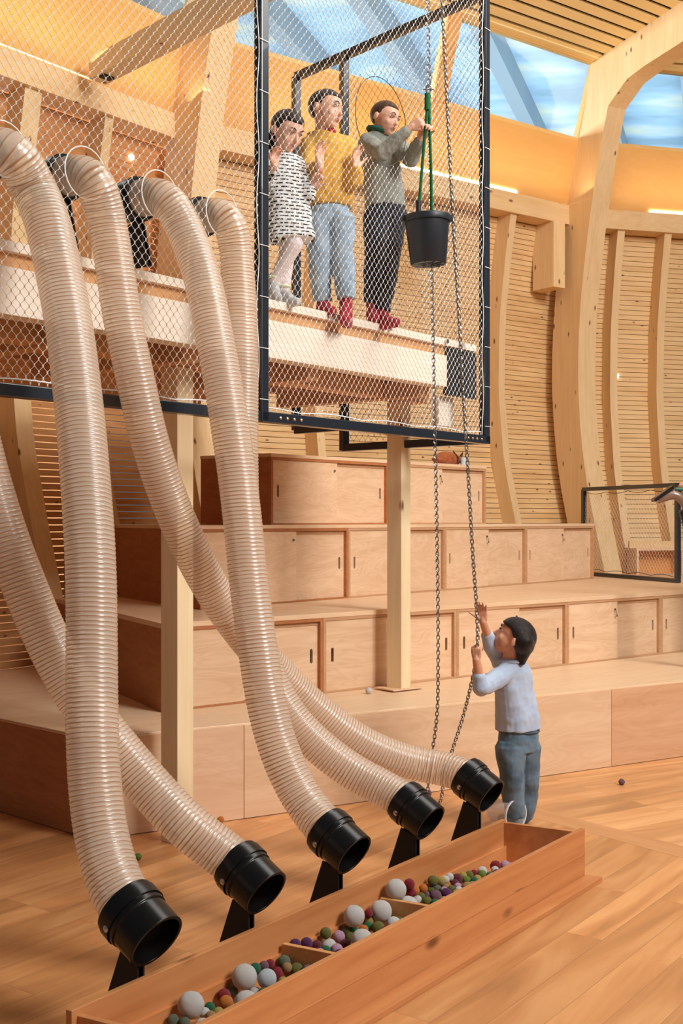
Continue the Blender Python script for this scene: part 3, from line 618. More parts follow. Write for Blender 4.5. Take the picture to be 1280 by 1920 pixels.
net(pL_, uB, (pA-pL_).length-.03, ZB+.035, ZT-.03, holes, .0205, .0245, .0015, M['wire'], 'wire_net', 'left wire net through which the hoses pass')
ah = ((NA(715)-pA).dot(uB), zat(228, NA(715).y), .232)
net(pA+uB*.03, uB, Lr-.06, ZB+.035, ZT-.03, [(ah[0]-.03, ah[1], ah[2])], .0205, .0245, .0015, M['wire'], 'wire_net', 'right wire net with a round arm hole')
uE = (pE2-pF).normalized(); net(pF, uE, (pE1-pF).length, ZB+.04, zt2-.25, [], .026, .032, .0013, M['wire_d'], 'side_net', knots=False)
# rings round the holes and lacing along the frame
for (s_, z, r_), px in zip(holes, hpx):
    c = pL_+uB*s_+Vector((0,0,z)); mb = MB(); mb.tube([c+uB*math.cos(a*.2618)*r_+Vector((0,0,math.sin(a*.2618)*r_))+nB*.003 for a in range(24)], .0026, 6, closed=True); mb.build('hole_ring', M['wire'], cage, smooth=True)
c = pA+uB*ah[0]+Vector((0,0,ah[1])); mb = MB(); mb.tube([c+uB*math.cos(a*.1309)*ah[2]+Vector((0,0,math.sin(a*.1309)*ah[2])) for a in range(48)], .0022, 6, closed=True); mb.build('arm_hole_ring', M['chain'], cage, smooth=True)
def lacing(base, side, z0, z1, name='lacing_rope'):
    mb = MB(); k = int((z1-z0)/.02); mb.tube([base+side*(.034+.008*math.cos(i*.2618))+nB*.008+Vector((0,0,z0+(z1-z0)*i/k)) for i in range(k+1)], .0022, 5)
    z = z0+.05
    while z < z1: mb.beam(base+nB*.03+Vector((0,0,z))-side*.02, base+nB*.03+side*.045+Vector((0,0,z)), .0025, .0025); z += .24
    mb.build(name, M['wire'], cage, smooth=True)
lacing(pA, -uB, ZB+.03, ZT); lacing(pB, -uB, ZB+.03, ZT-.1)
def hl(a, b):
    mb = MB(); L_ = (b-a).length; k = int(L_/.025); u = (b-a).normalized()
    mb.tube([a+u*(L_*i/k)+Vector((0,0,.036+.012*abs(math.cos(i*.16)))) for i in range(k+1)], .003, 5); mb.build('lacing_rope', M['wire'], cage, smooth=True)
hl(Z(pL_,ZB), Z(pA,ZB)-uB*.04); hl(Z(pA,ZB)+uB*.04, Z(pB,ZB)-uB*.04)

# netted guard frame on the worktop at right
gA = P(1094,HY,12.45); gB = P(1270,HY,10.9); gA.z = gB.z = 0; uG = (gB-gA).normalized()
guard = empty('guard_frame', (gA.x,gA.y,Z1), 'low black square-tube guard frame with fine net, standing on the worktop at right', 'guard')
z0g, z1g = Z1+.02, 1.925
for nm, a, b in (('rail',Z(gA,z0g),Z(gB,z0g)),('rail',Z(gA,z1g),Z(gB,z1g)),('upright',Z(gA,z0g-.018),Z(gA,z1g)),('upright',Z(gB,z0g-.018),Z(gB,z1g))):
    mb = MB(); mb.beam(a, b, .05, .04, side=uG if nm == 'upright' else None); mb.build(nm, M['steel'], guard, bevel=.003)
sv = cage; cage = guard
net(gA+uG*.03, uG, (gB-gA).length-.06, z0g+.04, z1g-.045, [], .024, .03, .0014, M['wire'], 'wire_net', knots=False)
cage = sv
for zz in (z0g+.03, z1g-.035):
    mb = MB(); L_ = (gB-gA).length; mb.tube([gA+uG*(L_*(.03+.94*i/60))+Vector((0,0,zz+(.02 if zz < 1.5 else -.02)*abs(math.sin(i*math.pi/15)))) for i in range(61)], .003, 5); mb.build('cord', plain('dark_cord', (60,40,30), .8) if 'dark_cord' not in bpy.data.materials else bpy.data.materials['dark_cord'], guard)
# plank and open box at the foot of the right wall (behind the guard)
A = at(1150, V3, V4); B = at(1420, V3, V4); a, b = off(A, B, -.36)
mb = MB(); mb.prism([(p.x,p.y) for p in (a,b,b+Vector((0,.06,0)),a+Vector((0,.06,0)))], 1.27, 1.37); tag(mb.build('sill_plank', M['spruce_h'], bevel=.003), 'pale plank along the foot of the wall behind the guard frame', 'plank')
a, b = off(at(1148,V3,V4), at(1420,V3,V4), -.55)
shelf = empty('open_plywood_box', (a.x,a.y,Z1), 'open-fronted plywood box behind the netted guard frame', 'box'); du = (b-a).normalized(); dn = Vector((-du.y,du.x,0))
mb = MB(); mb.prism([(p.x,p.y) for p in (a,b,b+dn*.3,a+dn*.3)], 1.27, 1.295)
for t_ in (0, .29, 1):
    q = a.lerp(b, t_); mb.prism([(p.x,p.y) for p in (q,q+du*.025,q+du*.025+dn*.3,q+dn*.3)], Z1, 1.27)
mb.build('frame', M['ply'], shelf); mb = MB(); mb.prism([(p.x,p.y) for p in (a+dn*.22,b+dn*.22,b+dn*.24,a+dn*.24)], Z1, 1.27); mb.build('back_panel', wood('orange_ply', (214,150,84), (200,132,68), 0,'x'), shelf)

# large pale strut sticking out of the left eave beam
e0 = at(180, VL, V1); a = P(182,134,9.15); b = P(500,-32,7.9); mb = MB(); mb.beam(a, b, .16, .17); st = mb.build('roof_strut', M['post'], bevel=.004); tag(st, 'pale square timber strut running up from the left eave beam behind the net', 'beam')
mb = MB(); mb.box(P(200,140,9.05), (.10,.06,.06), .9); mb.build('steel_bracket', M['plate'], st)
# ================================================================= HOSES
def hose_mat():
    m, nt, b = newmat('clear_spiral_hose'); N = nt.nodes; L = nt.links
    uv = N.new('ShaderNodeUVMap'); sx = N.new('ShaderNodeSeparateXYZ'); L.new(uv.outputs[0], sx.inputs[0])
    fr = N.new('ShaderNodeMath'); fr.operation = 'FRACT'; L.new(sx.outputs[1], fr.inputs[0])
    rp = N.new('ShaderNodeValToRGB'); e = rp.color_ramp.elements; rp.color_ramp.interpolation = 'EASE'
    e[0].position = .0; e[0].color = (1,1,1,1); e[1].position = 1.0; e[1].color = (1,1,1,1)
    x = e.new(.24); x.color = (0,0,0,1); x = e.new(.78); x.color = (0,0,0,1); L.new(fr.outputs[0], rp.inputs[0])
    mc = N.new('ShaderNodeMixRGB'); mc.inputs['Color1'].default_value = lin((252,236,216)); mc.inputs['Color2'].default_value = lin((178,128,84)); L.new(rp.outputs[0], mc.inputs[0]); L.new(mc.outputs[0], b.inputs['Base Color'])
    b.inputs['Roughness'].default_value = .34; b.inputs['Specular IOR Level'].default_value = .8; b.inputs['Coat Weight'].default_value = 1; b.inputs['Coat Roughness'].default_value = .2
    b.inputs['Subsurface Weight'].default_value = 0
    tr = N.new('ShaderNodeBsdfTransparent'); tr.inputs[0].default_value = (.99,.94,.88,1); mx = N.new('ShaderNodeMixShader')
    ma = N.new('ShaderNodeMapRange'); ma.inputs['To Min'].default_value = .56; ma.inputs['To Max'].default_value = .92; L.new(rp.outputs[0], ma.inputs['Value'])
    L.new(ma.outputs[0], mx.inputs[0]); L.new(tr.outputs[0], mx.inputs[1])
    # thin plastic film lets light through: half translucent
    tl = N.new('ShaderNodeBsdfTranslucent'); L.new(mc.outputs[0], tl.inputs[0]); m2 = N.new('ShaderNodeMixShader'); m2.inputs[0].default_value = .25; L.new(b.outputs[0], m2.inputs[1]); L.new(tl.outputs[0], m2.inputs[2])
    L.new(m2.outputs[0], mx.inputs[2]); L.new(mx.outputs[0], N['Material Output'].inputs[0]); return m
M['hose'] = hose_mat()
def catmull(pts, n=16):
    pts = [Vector(p) for p in pts]; ext = [pts[0]*2-pts[1]]+pts+[pts[-1]*2-pts[-2]]; out = []
    for i in range(1, len(ext)-2):
        p0, p1, p2, p3 = ext[i-1:i+3]
        t01, t12, t23 = [max((b-a).length,1e-4)**.5 for a, b in ((p0,p1),(p1,p2),(p2,p3))]
        m1 = (p2-p1)+t12*((p1-p0)/t01-(p2-p0)/(t01+t12)); m2 = (p2-p1)+t12*((p3-p2)/t23-(p3-p1)/(t12+t23))
        for k in range(n):
            t = k/n; out.append((2*t**3-3*t**2+1)*p1+(t**3-2*t**2+t)*m1+(-2*t**3+3*t**2)*p2+(t**3-t**2)*m2)
    out.append(pts[-1]); return out
def resample(pts, step):
    cum = [0]
    for a, b in zip(pts, pts[1:]): cum.append(cum[-1]+(b-a).length)
    n = max(2, int(cum[-1]/step)); out = []; j = 0
    for i in range(n+1):
        d = cum[-1]*i/n
        while j < len(cum)-2 and cum[j+1] < d: j += 1
        t = (d-cum[j])/max(cum[j+1]-cum[j], 1e-9); out.append(pts[j].lerp(pts[j+1], t))
    return out
def smooth_pts(p, it=3):
    for _ in range(it): p = [p[0]]+[(p[i-1]+p[i]*2+p[i+1])/4 for i in range(1, len(p)-1)]+[p[-1]]
    return p
def hose(pts, rad, label, pitch=.0162):
    K = 5; path = resample(catmull(pts), .03); path = smooth_pts(path, 16); path = resample(path, pitch/K); n = 36
    N_ = len(path); P_ = np.array([tuple(p) for p in path]); T = np.gradient(P_, axis=0); T /= np.linalg.norm(T, axis=1)[:,None]
    u = np.cross(T[0], [0,0,1.0]); 
    if np.linalg.norm(u) < .1: u = np.cross(T[0], [0,1.0,0])
    u /= np.linalg.norm(u); U = []
    for i in range(N_):
        u = u-T[i]*np.dot(u, T[i]); u /= np.linalg.norm(u); U.append(u)
    U = np.array(U); W_ = np.cross(T, U); ang = np.arange(n)*2*np.pi/n
    ph = (np.arange(N_)[:,None]/K+ang[None,:]/(2*np.pi))           # true spiral
    rr = rad*(.965+.035*np.abs(np.cos(np.pi*ph))**1.0)
    V = P_[:,None,:]+(U[:,None,:]*np.cos(ang)[None,:,None]+W_[:,None,:]*np.sin(ang)[None,:,None])*rr[:,:,None]
    i0 = np.arange(N_-1)[:,None]*n; k0 = np.arange(n)[None,:]; k1 = (k0+1)%n
    F = np.stack([i0+k0, i0+k1, i0+n+k1, i0+n+k0], -1).reshape(-1,4)
    me = bpy.data.meshes.new('spiral_hose'); me.from_pydata(V.reshape(-1,3).tolist(), [], F.tolist()); me.materials.append(M['hose'])
    ii = np.arange(N_-1)[:,None]; pv = lambda i, k: i/K+k/n
    uv = np.stack([np.stack([k0/n+0*ii, pv(ii,k0)],-1), np.stack([(k0+1)/n+0*ii, pv(ii,k0+1)],-1), np.stack([(k0+1)/n+0*ii, pv(ii+1,k0+1)],-1), np.stack([k0/n+0*ii, pv(ii+1,k0)],-1)], 2).reshape(-1)
    l = me.uv_layers.new(name='UVMap'); l.data.foreach_set('uv', uv.astype(np.float32))
    me.polygons.foreach_set('use_smooth', [True]*len(me.polygons)); me.update()
    o = bpy.data.objects.new('spiral_hose', me); col.objects.link(o); return tag(o, label, 'hose', 'clear spiral hoses from the platform to the ball box')
# ball box frame
BL = Vector((-.76,3.30,0)); BR = Vector((.734,5.38,0)); bu = (BR-BL).normalized(); FRr = Vector((1.07,5.2,0)); FRl = Vector((-.294,3.19,0)); 
bv = Vector((.82,-.572,0)).normalized()
fwd = FRr-BR; LBOX = (BR-BL).length
def BX(u, v, z): return BL+bu*u+fwd*(v/ fwd.length)+Vector((0,0,z))
colax = (Vector((nB.x,nB.y,0))*math.cos(R(30))-Vector((0,0,math.sin(R(30))))).normalized()
wall0 = (BL+bv*.02, BR+bv*.02)
ends = {}
for k, (px, py) in {1:(294,1766), 0:(499,1676), 3:(664,1604), 4:(807,1544), 2:(921,1494)}.items():
    q = at(px, *wall0); q.z = zat(py, q.y); ends[k] = q
def collar(c_open, ax, rad, mat, parentless_name, label, length=.165):
    """c_open = centre of open mouth, ax points out of the mouth"""
    e = empty(parentless_name, (c_open.x, c_open.y, 0 if c_open.z < 1 else ZP), label, 'hose holder', 'black hose mouths')
    ro, ri = rad*1.10, rad*.98
    mb = MB(); mb.lathe(c_open, ax, [(0,ri),(0,ro),(-length*.52,ro),(-length*.54,ro*1.05),(-length,ro*1.05),(-length,rad*1.0),(-length*.55,ri)], 40, close=True)
    mb.build('mouth_collar', M['plastic'], e, smooth=True, bevel=.0015)
    return e
def holder(c, ax, rad, label, zf, flip=1, bw=.17):
    e = collar(c, ax, rad, None, 'hose_mouth_holder', label)
    h = Vector((ax.x, ax.y, 0)).normalized(); c2 = c-ax*.085; sd = Vector((-h.y, h.x, 0))
    ring = MB(); ring.lathe(c-ax*.128, ax, [(-.02,rad*1.16),(.02,rad*1.16),(.02,rad*1.21),(-.02,rad*1.21)], 40, close=True); ring.build('clamp_band', M['plastic'], e, smooth=True)
    zt = c2.z-rad*1.20-.004; b0 = Vector((c2.x, c2.y, zf))
    mb = MB(); pts = [b0-h*bw*flip, b0+h*.02*flip, Vector((c2.x,c2.y,zt-.006))+h*.02*flip, Vector((c2.x,c2.y,zt+.022))-h*.055*flip]
    mb.extr([p-sd*.03 for p in pts], sd*.006); mb.extr([p-sd*.006 for p in pts], sd*.006)
    mb.build('foot_plate', M['plate'], e)
    for s_ in (1, -1):
        q = c-ax*.128-sd*rad*1.21*s_*.96-Vector((0,0,.02)); b_ = MB(); b_.lathe(q+sd*.012*-s_*0, -sd*s_, [(-.004,.012),(.005,.011),(.009,.0)], 12); b_.build('bolt', M['chrome'], e, smooth=True)
    return e
RH = {0:.081, 1:.087, 2:.079, 3:.080, 4:.077}
hc = {k: Z(NA(px), HZ) for k, px in enumerate(hpx)}
# pixel routes (x, y, distance) between the net hole and the mouth
routes = {
 0: [(-82,520,4.30),(-66,700,4.25),(-36,850,4.22),(8,1000,4.2),(50,1110,4.2),(95,1215,4.2),(155,1320,4.18),(226,1412,4.14),(302,1500,4.1),(372,1570,4.05)],
 1: [(58,345,4.50),(86,400,4.44),(106,490,4.38),(128,600,4.3),(152,800,4.15),(160,900,4.08),(170,1050,4.0),(172,1200,3.95),(172,1320,3.88),(175,1440,3.82),(188,1560,3.76)],
 2: [(196,392,4.75),(214,490,4.74),(229,600,4.74),(252,700,4.74),(273,800,4.76),(303,900,4.82),(343,1000,4.88),(388,1090,4.96),(448,1180,5.06),(520,1262,5.2),(600,1338,5.3),(684,1398,5.36),(762,1428,5.4),(820,1440,5.42)],
 3: [(338,412,5.02),(374,500,4.95),(396,600,4.88),(415,700,4.84),(431,800,4.80),(446,900,4.78),(457,1000,4.75),(467,1100,4.72),(481,1200,4.68),(495,1300,4.65),(515,1385,4.62),(545,1462,4.58),(580,1520,4.55)],
 4: [(440,445,5.34),(449,560,5.32),(453,700,5.3),(452,850,5.25),(456,1000,5.2),(470,1140,5.12),(500,1262,5.05),(548,1352,5.02),(622,1420,5.0),(680,1460,4.98)],
}
hl_lab = {0:'clear spiral hose entering from the left edge, ending at the second mouth', 1:'foremost clear spiral hose, hanging down to the mouth nearest the camera',
 2:'clear spiral hose crossing behind another and ending at the mouth beside the boy', 3:'clear spiral hose crossing in front of two others, ending at the middle mouth',
 4:'clear spiral hose starting close beside the cage post, ending at the fourth mouth'}
ml_lab = {0:'black hose mouth second from the left over the ball box', 1:'black hose mouth nearest the camera at the left end of the ball box', 2:'black hose mouth farthest away, beside the boy in blue',
 3:'middle one of the five black hose mouths over the ball box', 4:'fourth black hose mouth from the left, next to the farthest one'}
ul_lab = {0:'black upper hose holder on the platform, at the left edge of the photo', 1:'black upper hose holder on the platform feeding the foremost hose', 2:'black upper hose holder on the platform feeding the second hanging hose',
 3:'black upper hose holder on the platform feeding the third hanging hose', 4:'black upper hose holder on the platform nearest the cage post'}
for k in range(5):
    holder(ends[k], colax, RH[k], ml_lab[k], 0)
    tail = ends[k]-colax*.13; tail2 = ends[k]-colax*.26
    pts = [hc[k]-nB*.16+Vector((0,0,.005)), hc[k]-nB*.05+Vector((0,0,.012)), hc[k]+nB*.05+Vector((0,0,-.004))]+[P(*r) for r in routes[k]]+[ends[k]-colax*.20]+[tail]
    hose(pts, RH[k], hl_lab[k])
    cc = hc[k]-nB*.17; ax = -nB
    if k > 0 or True:
        e = holder(cc-nB*.10+Vector((0,0,.005)), ax, RH[k], ul_lab[k], ZP, 1, .11)

# ================================================================= BALL BOX
box = empty('ball_box', (BL.x, BL.y, 0), 'long low wooden box on the floor catching felt balls under the hose mouths', 'box')
HB = .23; T = .022; WB = fwd.length
vv = fwd.normalized()
def bxp(u0, u1, v0, v1, z0, z1, name, mat, lab=None, bev=.002):
    mb = MB(); mb.hexa([BX(u0,v0,z0), BX(u0,v1,z0), BX(u1,v1,z0), BX(u1,v0,z0), BX(u0,v0,z1), BX(u0,v1,z1), BX(u1,v1,z1), BX(u1,v0,z1)]); return mb.build(name, mat, box, bevel=bev, label=lab)
bxp(-.02, LBOX, 0, T, .0, HB, 'long_side', M['boxw']); bxp(-.02, LBOX+.02, WB-T, WB, .0, HB, 'long_side', M['boxw'])
bxp(0, T, T, WB-T, .0, HB-.02, 'end_board', M['boxw']); bxp(LBOX-T, LBOX, T, WB-T, .0, HB-.01, 'end_board', M['boxw'])
bxp(T, LBOX-T, T, WB-T, .02, .045, 'bottom_board', M['boxw']); bxp(-.02, LBOX+.03, WB, WB+.075, .0, .022, 'floor_ledge', M['boxw'])
bxp(T, LBOX-T, T, T+.012, .045, .115, 'inner_strip', M['boxw'], bev=0)
bxp(-.02, LBOX+.02, WB, WB+.004, .118, .121, 'board_joint', M['boxw'], bev=0)
for uu in (.90, 1.50): bxp(uu, uu+.02, T+.013, WB-T, .045, .150, 'divider', M['boxe'])
# ---- felt balls
FC = {'white':(240,234,226),'dark red':(150,14,30),'purple':(92,30,92),'olive green':(118,116,42),'moss green':(124,146,48),'green':(24,112,66),'orange':(226,128,34),'mustard':(196,170,84),
 'pale pink':(218,170,196),'mauve':(128,90,104),'grey green':(112,120,96),'tan':(190,146,92),'plum':(110,24,46),'pale blue white':(222,232,236)}
def felt(nm, c):
    m = cloth('felt_'+nm.replace(' ','_'), tuple(int(x*.90) for x in c), c, .9, 90, 420, .95); return m
FM = {k: felt(k, v) for k, v in FC.items()}
def ball_mesh(nm):
    mb = MB(); mb.ball((0,0,0), 1, 24); me = bpy.data.meshes.new('felt_ball'); me.from_pydata(mb.v, [], mb.f); me.materials.append(FM[nm])
    b = bmesh.new(); b.from_mesh(me); bmesh.ops.remove_doubles(b, verts=b.verts, dist=1e-5)
    rng = random.Random(len(nm))
    for v_ in b.verts: v_.co *= 1+rng.uniform(-.012,.012)
    b.to_mesh(me); b.free(); me.polygons.foreach_set('use_smooth', [True]*len(me.polygons)); me.update(); return me
BM_ = {k: ball_mesh(k) for k in FC}
balls = []
def crop(cx, cy, sc_, lst):
    for (x, y, r, c) in lst: balls.append([cx+x/sc_, cy+y/sc_, r/sc_, c])
s1, s2_, s3 = 1280/340, 1280/280, 1280/260
crop(300,1740,s1,[(218,545,95,'white'),(598,352,90,'white'),(608,532,88,'white'),(755,360,68,'pale blue white'),(655,440,46,'white'),(300,700,62,'white'),(460,690,52,'white'),(318,602,26,'white'),
 (672,288,42,'green'),(735,268,36,'mauve'),(790,280,36,'dark red'),(838,305,52,'dark red'),(765,395,46,'orange'),(738,455,40,'olive green'),(868,380,34,'mustard'),(935,368,34,'olive green'),(842,425,34,'grey green'),(800,450,34,'green'),(905,412,32,'dark red'),(1005,360,36,'pale pink'),
 (960,288,48,'olive green'),(905,222,46,'grey green'),(955,185,42,'olive green'),(938,145,44,'purple'),(1010,210,34,'plum'),(885,300,34,'tan'),(1055,290,46,'mauve'),(1058,258,34,'tan'),(1158,275,42,'mauve'),(1160,248,34,'tan'),(1105,275,30,'white'),
 (450,480,50,'dark red'),(465,528,52,'orange'),(515,440,36,'grey green'),(350,562,34,'green'),(412,600,40,'mustard'),(358,622,30,'tan'),(465,635,40,'plum'),(92,655,46,'grey green'),(735,505,34,'purple'),(500,590,30,'green'),(172,668,34,'grey green')])
crop(540,1640,s2_,[(565,355,92,'white'),(798,318,94,'white'),(925,138,90,'white'),(1003,275,92,'white'),(632,560,94,'white'),(350,610,68,'white'),(915,410,66,'white'),(985,430,42,'white'),(905,350,36,'pale blue white'),
 (158,592,54,'purple'),(245,608,46,'plum'),(322,515,50,'olive green'),(436,530,52,'pale pink'),(488,475,38,'olive green'),(562,468,38,'green'),(530,535,44,'olive green'),(490,600,48,'plum'),(412,640,52,'pale pink'),(322,650,40,'green'),(446,688,50,'purple'),(512,672,36,'pale pink'),(275,672,34,'pale pink'),
 (648,470,36,'orange'),(698,392,38,'mustard'),(690,335,34,'dark red'),(762,455,56,'olive green'),(700,445,40,'green'),(845,490,52,'dark red'),(745,540,40,'olive green'),(878,250,34,'pale pink'),(1038,82,48,'dark red'),(1048,148,44,'dark red'),(990,370,34,'olive green'),(1052,388,34,'mauve'),
 (1105,218,44,'white'),(1225,295,30,'pale pink'),(1200,320,30,'pale pink')])
crop(720,1590,s3,[(288,396,40,'orange'),(358,382,42,'orange'),(445,318,50,'olive green'),(522,308,44,'mustard'),(500,372,36,'grey green'),(430,388,34,'olive green'),(462,428,56,'mauve'),(568,425,54,'purple'),(545,392,34,'pale pink'),(568,362,38,'tan'),(585,322,36,'orange'),(565,295,22,'white'),(605,292,22,'white'),
 (680,290,52,'plum'),(640,326,46,'plum'),(628,382,38,'olive green'),(695,360,30,'pale pink'),(685,392,28,'white'),(665,425,44,'mustard'),(650,478,60,'white'),(550,488,42,'tan'),(468,508,38,'green'),(395,495,46,'olive green'),(340,440,34,'olive green'),(388,430,36,'mauve'),(520,535,32,'pale pink'),
 (765,366,56,'tan'),(730,258,36,'mustard'),(788,252,42,'olive green'),(768,300,40,'moss green'),(838,240,34,'dark red'),(905,215,46,'white'),(900,245,42,'moss green'),(862,292,40,'mustard'),(820,302,32,'green'),(970,252,36,'grey green'),(918,300,40,'dark red'),(870,338,30,'white'),
 (1034,168,52,'dark red'),(1115,162,46,'pale pink'),(1022,205,38,'white'),(1040,235,38,'purple'),(1085,220,30,'purple'),(1175,172,28,'purple'),(820,345,26,'tan')])
pl = []
for px, py, pr, c in balls:
    zz = .085+ (pr > 15)*.03; q = G(px, py, zz); v_ = None
    for it in range(40):
        Y = q.y; r_ = max(.017, min(.056, pr/FL*Y)); rel = q-BL; rel.z = 0
        den = bu.x*vv.y-bu.y*vv.x; uu = (rel.x*vv.y-rel.y*vv.x)/den; v_ = (bu.x*rel.y-bu.y*rel.x)/den
        if v_ < T+.012+r_: q = G(px, py, q.z+.004); q = q if True else q
        if v_ > WB-T-r_: q = G(px, py, q.z-.004)
        if q.z < .045+r_: q = G(px, py, q.z+.004); 
        if T+.012+r_ <= v_ <= WB-T-r_ and q.z >= .045+r_: break
    # direction check: raising z moves the ball towards the camera (v grows)
    pl.append([q.copy(), r_, c, px, py])
for it in range(30):
    for i in range(len(pl)):
        for j in range(i+1, len(pl)):
            d_ = pl[j][0]-pl[i][0]; m_ = (pl[i][1]+pl[j][1])*.97
            if 0 < d_.length < m_:
                k_ = (m_-d_.length)*.5; dn_ = d_.normalized(); wi = pl[j][1]**2/(pl[i][1]**2+pl[j][1]**2)
                pl[i][0] -= dn_*k_*wi*1.2; pl[j][0] += dn_*k_*(1-wi)*1.2
    for b_ in pl:
        rel = b_[0]-BL; den = bu.x*vv.y-bu.y*vv.x; uu = (rel.x*vv.y-rel.y*vv.x)/den; v_ = (bu.x*rel.y-bu.y*rel.x)/den
        v2 = min(max(v_, T+.013+b_[1]), WB-T-b_[1]-.001); z2 = min(max(b_[0].z, .0455+b_[1]), .25)
        for du_ in (.90, 1.50):
            if b_[0].z < .15 and abs(uu-du_-.01) < b_[1]+.01: uu = du_+.01+(b_[1]+.011)*(1 if uu > du_+.01 else -1)
        uu = min(max(uu, T+b_[1]), LBOX-T-b_[1])
        b_[0] = BX(uu, v2, z2)
bigl = 0
where = lambda px: 'near left section of the box' if px < 625 else ('middle section of the box' if px < 790 else 'far right section of the box')
bigs = [b for b in pl if b[1] > .034]
def nearest(b):
    o = min((x for x in pl if x is not b and x[2] not in ('white','pale blue white')), key=lambda x: (x[3]-b[3])**2+(x[4]-b[4])**2); return o
for b_ in pl:
    q, r_, c, px, py = b_
    o = bpy.data.objects.new('felt_ball', BM_[c]); col.objects.link(o); o.location = q; o.scale = (r_, r_, r_); o.rotation_euler = (random.random()*6, random.random()*6, random.random()*6)
    cw = 'white' if c == 'white' else c
    if r_ > .034:
        nb_ = nearest(b_); side_ = 'left' if nb_[3] > px else 'right'; ab = 'above' if nb_[4] > py+8 else ('below' if nb_[4] < py-8 else 'level with')
        sec = 'front' if px < 625 else ('middle' if px < 790 else 'far')
        idx = sorted([x for x in bigs if where(x[3]) == where(px)], key=lambda x: x[3]).index(b_)
        ordn = ['leftmost','second from the left','third from the left','fourth from the left','fifth from the left','sixth from the left','seventh from the left','eighth from the left','ninth from the left','tenth from the left','eleventh from the left'][idx]
        tag(o, 'large %s felt ball, %s among the big ones in the %s' % (cw, ordn.replace(' the',''), {'n':'near section','m':'middle section','f':'far section'}[where(px)[0]]), 'ball', 'large felt balls in the box')
    else:
        same = sorted([x for x in pl if x[1] <= .034 and x[2] == c and where(x[3]) == where(px)], key=lambda x: x[3]); i_ = same.index(b_)
        SEC = {'n':'near section','m':'middle section','f':'far section'}[where(px)[0]]
        od = ['leftmost','second from left','third from left','fourth from left','fifth from left','sixth from left','seventh from left','eighth from left']
        lb = 'only small %s felt ball in the %s of the box' % (cw, SEC) if len(same) == 1 else 'small %s felt ball, %s of its colour in the %s' % (cw, od[i_] if i_ < len(same)-1 else 'rightmost', SEC)
        tag(o, lb, 'ball', 'small felt balls in the box')
def loose(px, py, z0, r_, c, lab):
    q = G(px, py, z0+r_*.97); o = bpy.data.objects.new('felt_ball', BM_[c]); col.objects.link(o); o.location = q; o.scale = (r_,)*3; tag(o, lab, 'ball')
loose(414,1537,0,.018,'orange','small orange felt ball lying on the floor against the plywood riser')
loose(259,1606,0,.017,'moss green','small green felt ball lying on the floor between the two front hoses')
loose(1165,1466,0,.019,'mauve','small purple-grey felt ball alone on the floor at right, near the riser')
loose(691,1295,Z0,.021,'white','small white felt ball on the step beside the foot of the middle post')
loose(803,1487,0,.019,'mauve','small purple felt ball on the floor behind the chain')

# ================================================================= CHAIN, BUCKET, ROPE
def chain(path, name, label):
    pitch = .0205; p = resample(path, pitch); mb = MB(); wr = .0027; hl_ = .0138; hw = .0082
    for i in range(len(p)-1):
        c = (p[i]+p[i+1])/2; t = (p[i+1]-p[i]).normalized(); a = t.cross(Vector((0,1,0))); a.normalize(); b = t.cross(a)
        s_ = (a+b*.35).normalized() if i%2 else (b-a*.35).normalized()
        ring = []
        for k in range(10):
            an = 2*math.pi*(k+.5)/10; ring.append(c+t*((hl_-hw)*(1 if math.sin(an) > 0 else -1)+hw*math.sin(an))+s_*hw*math.cos(an))
        mb.tube(ring, wr, 5, closed=True)
    return tag(mb.build(name, M['chain'], smooth=True, ang=60), label, 'chain')
YC = 6.42
c1 = [P(801,-60,6.55),P(803,100,6.52),P(806,300,6.52),P(809,500,6.5),P(813,700,6.45),P(816,850,6.4),P(820,1060,6.36),P(821,1250,6.34),P(819,1340,6.33),P(809,1420,6.33),P(802,1478,6.33),P(803,1500,6.33)]
c2 = [P(812,1528,6.30),P(826,1500,6.25),P(832,1462,6.2),P(846,1412,6.12),P(866,1350,6.0),P(880,1296,5.9),P(890,1250,5.84),P(895,1200,5.84),P(893,1140,5.86),P(886,1040,5.94),P(878,900,6.02),P(868,740,6.1),P(858,560,6.15),P(848,400,6.18),P(838,200,6.2),P(828,0,6.2),P(825,-60,6.2)]
chain(catmull(c1)+catmull(c2), 'hoist_chain', 'long galvanised hoist chain hanging as a loop from above to the floor')
YBk = 6.36
bk = P(803,445,YBk); rt, rb, hb = 42.5/FL*YBk, 33.5/FL*YBk, 88/FL*YBk; zt = zat(408,YBk); zb_ = zt-hb
bucket = empty('bucket', (bk.x, bk.y, zb_), 'dark grey plastic bucket hanging from a green rope in front of the net', 'bucket')
ctr = Vector((bk.x, bk.y, 0)); tilt = Vector((-.03,.0,1)).normalized(); cb = Vector((bk.x, bk.y, zb_))
mb = MB(); mb.lathe(cb, tilt, [(0,0),(0,rb*.9),(.004,rb*.92),(.0,rb*.97),(.004,rb),(hb,rt),(hb,rt*.97),(.012,rb*.95),(.010,0)], 48); mb.build('bucket_body', M['bucket'], bucket, smooth=True)
mb = MB(); mb.lathe(cb, tilt, [(hb-.028,rt*.985),(hb-.028,rt*1.05),(hb-.022,rt*1.06),(hb+.0,rt*1.07),(hb+.006,rt*1.05),(hb+.004,rt*.96),(hb-.02,rt*.96)], 48, close=True); mb.build('rim', M['bucket'], bucket, smooth=True)
mb = MB()
for k in range(5): a = k*math.pi/5; d_ = Vector((math.cos(a), math.sin(a), 0)); mb.beam(cb-d_*rb*.85-tilt*.001, cb+d_*rb*.85-tilt*.001, .004, .004)
mb.lathe(cb, tilt, [(-.003,rb*.4),(.0,rb*.43),(-.003,rb*.45)], 32, close=True); mb.build('base_ribs', M['bucket'], bucket)
mb = MB()
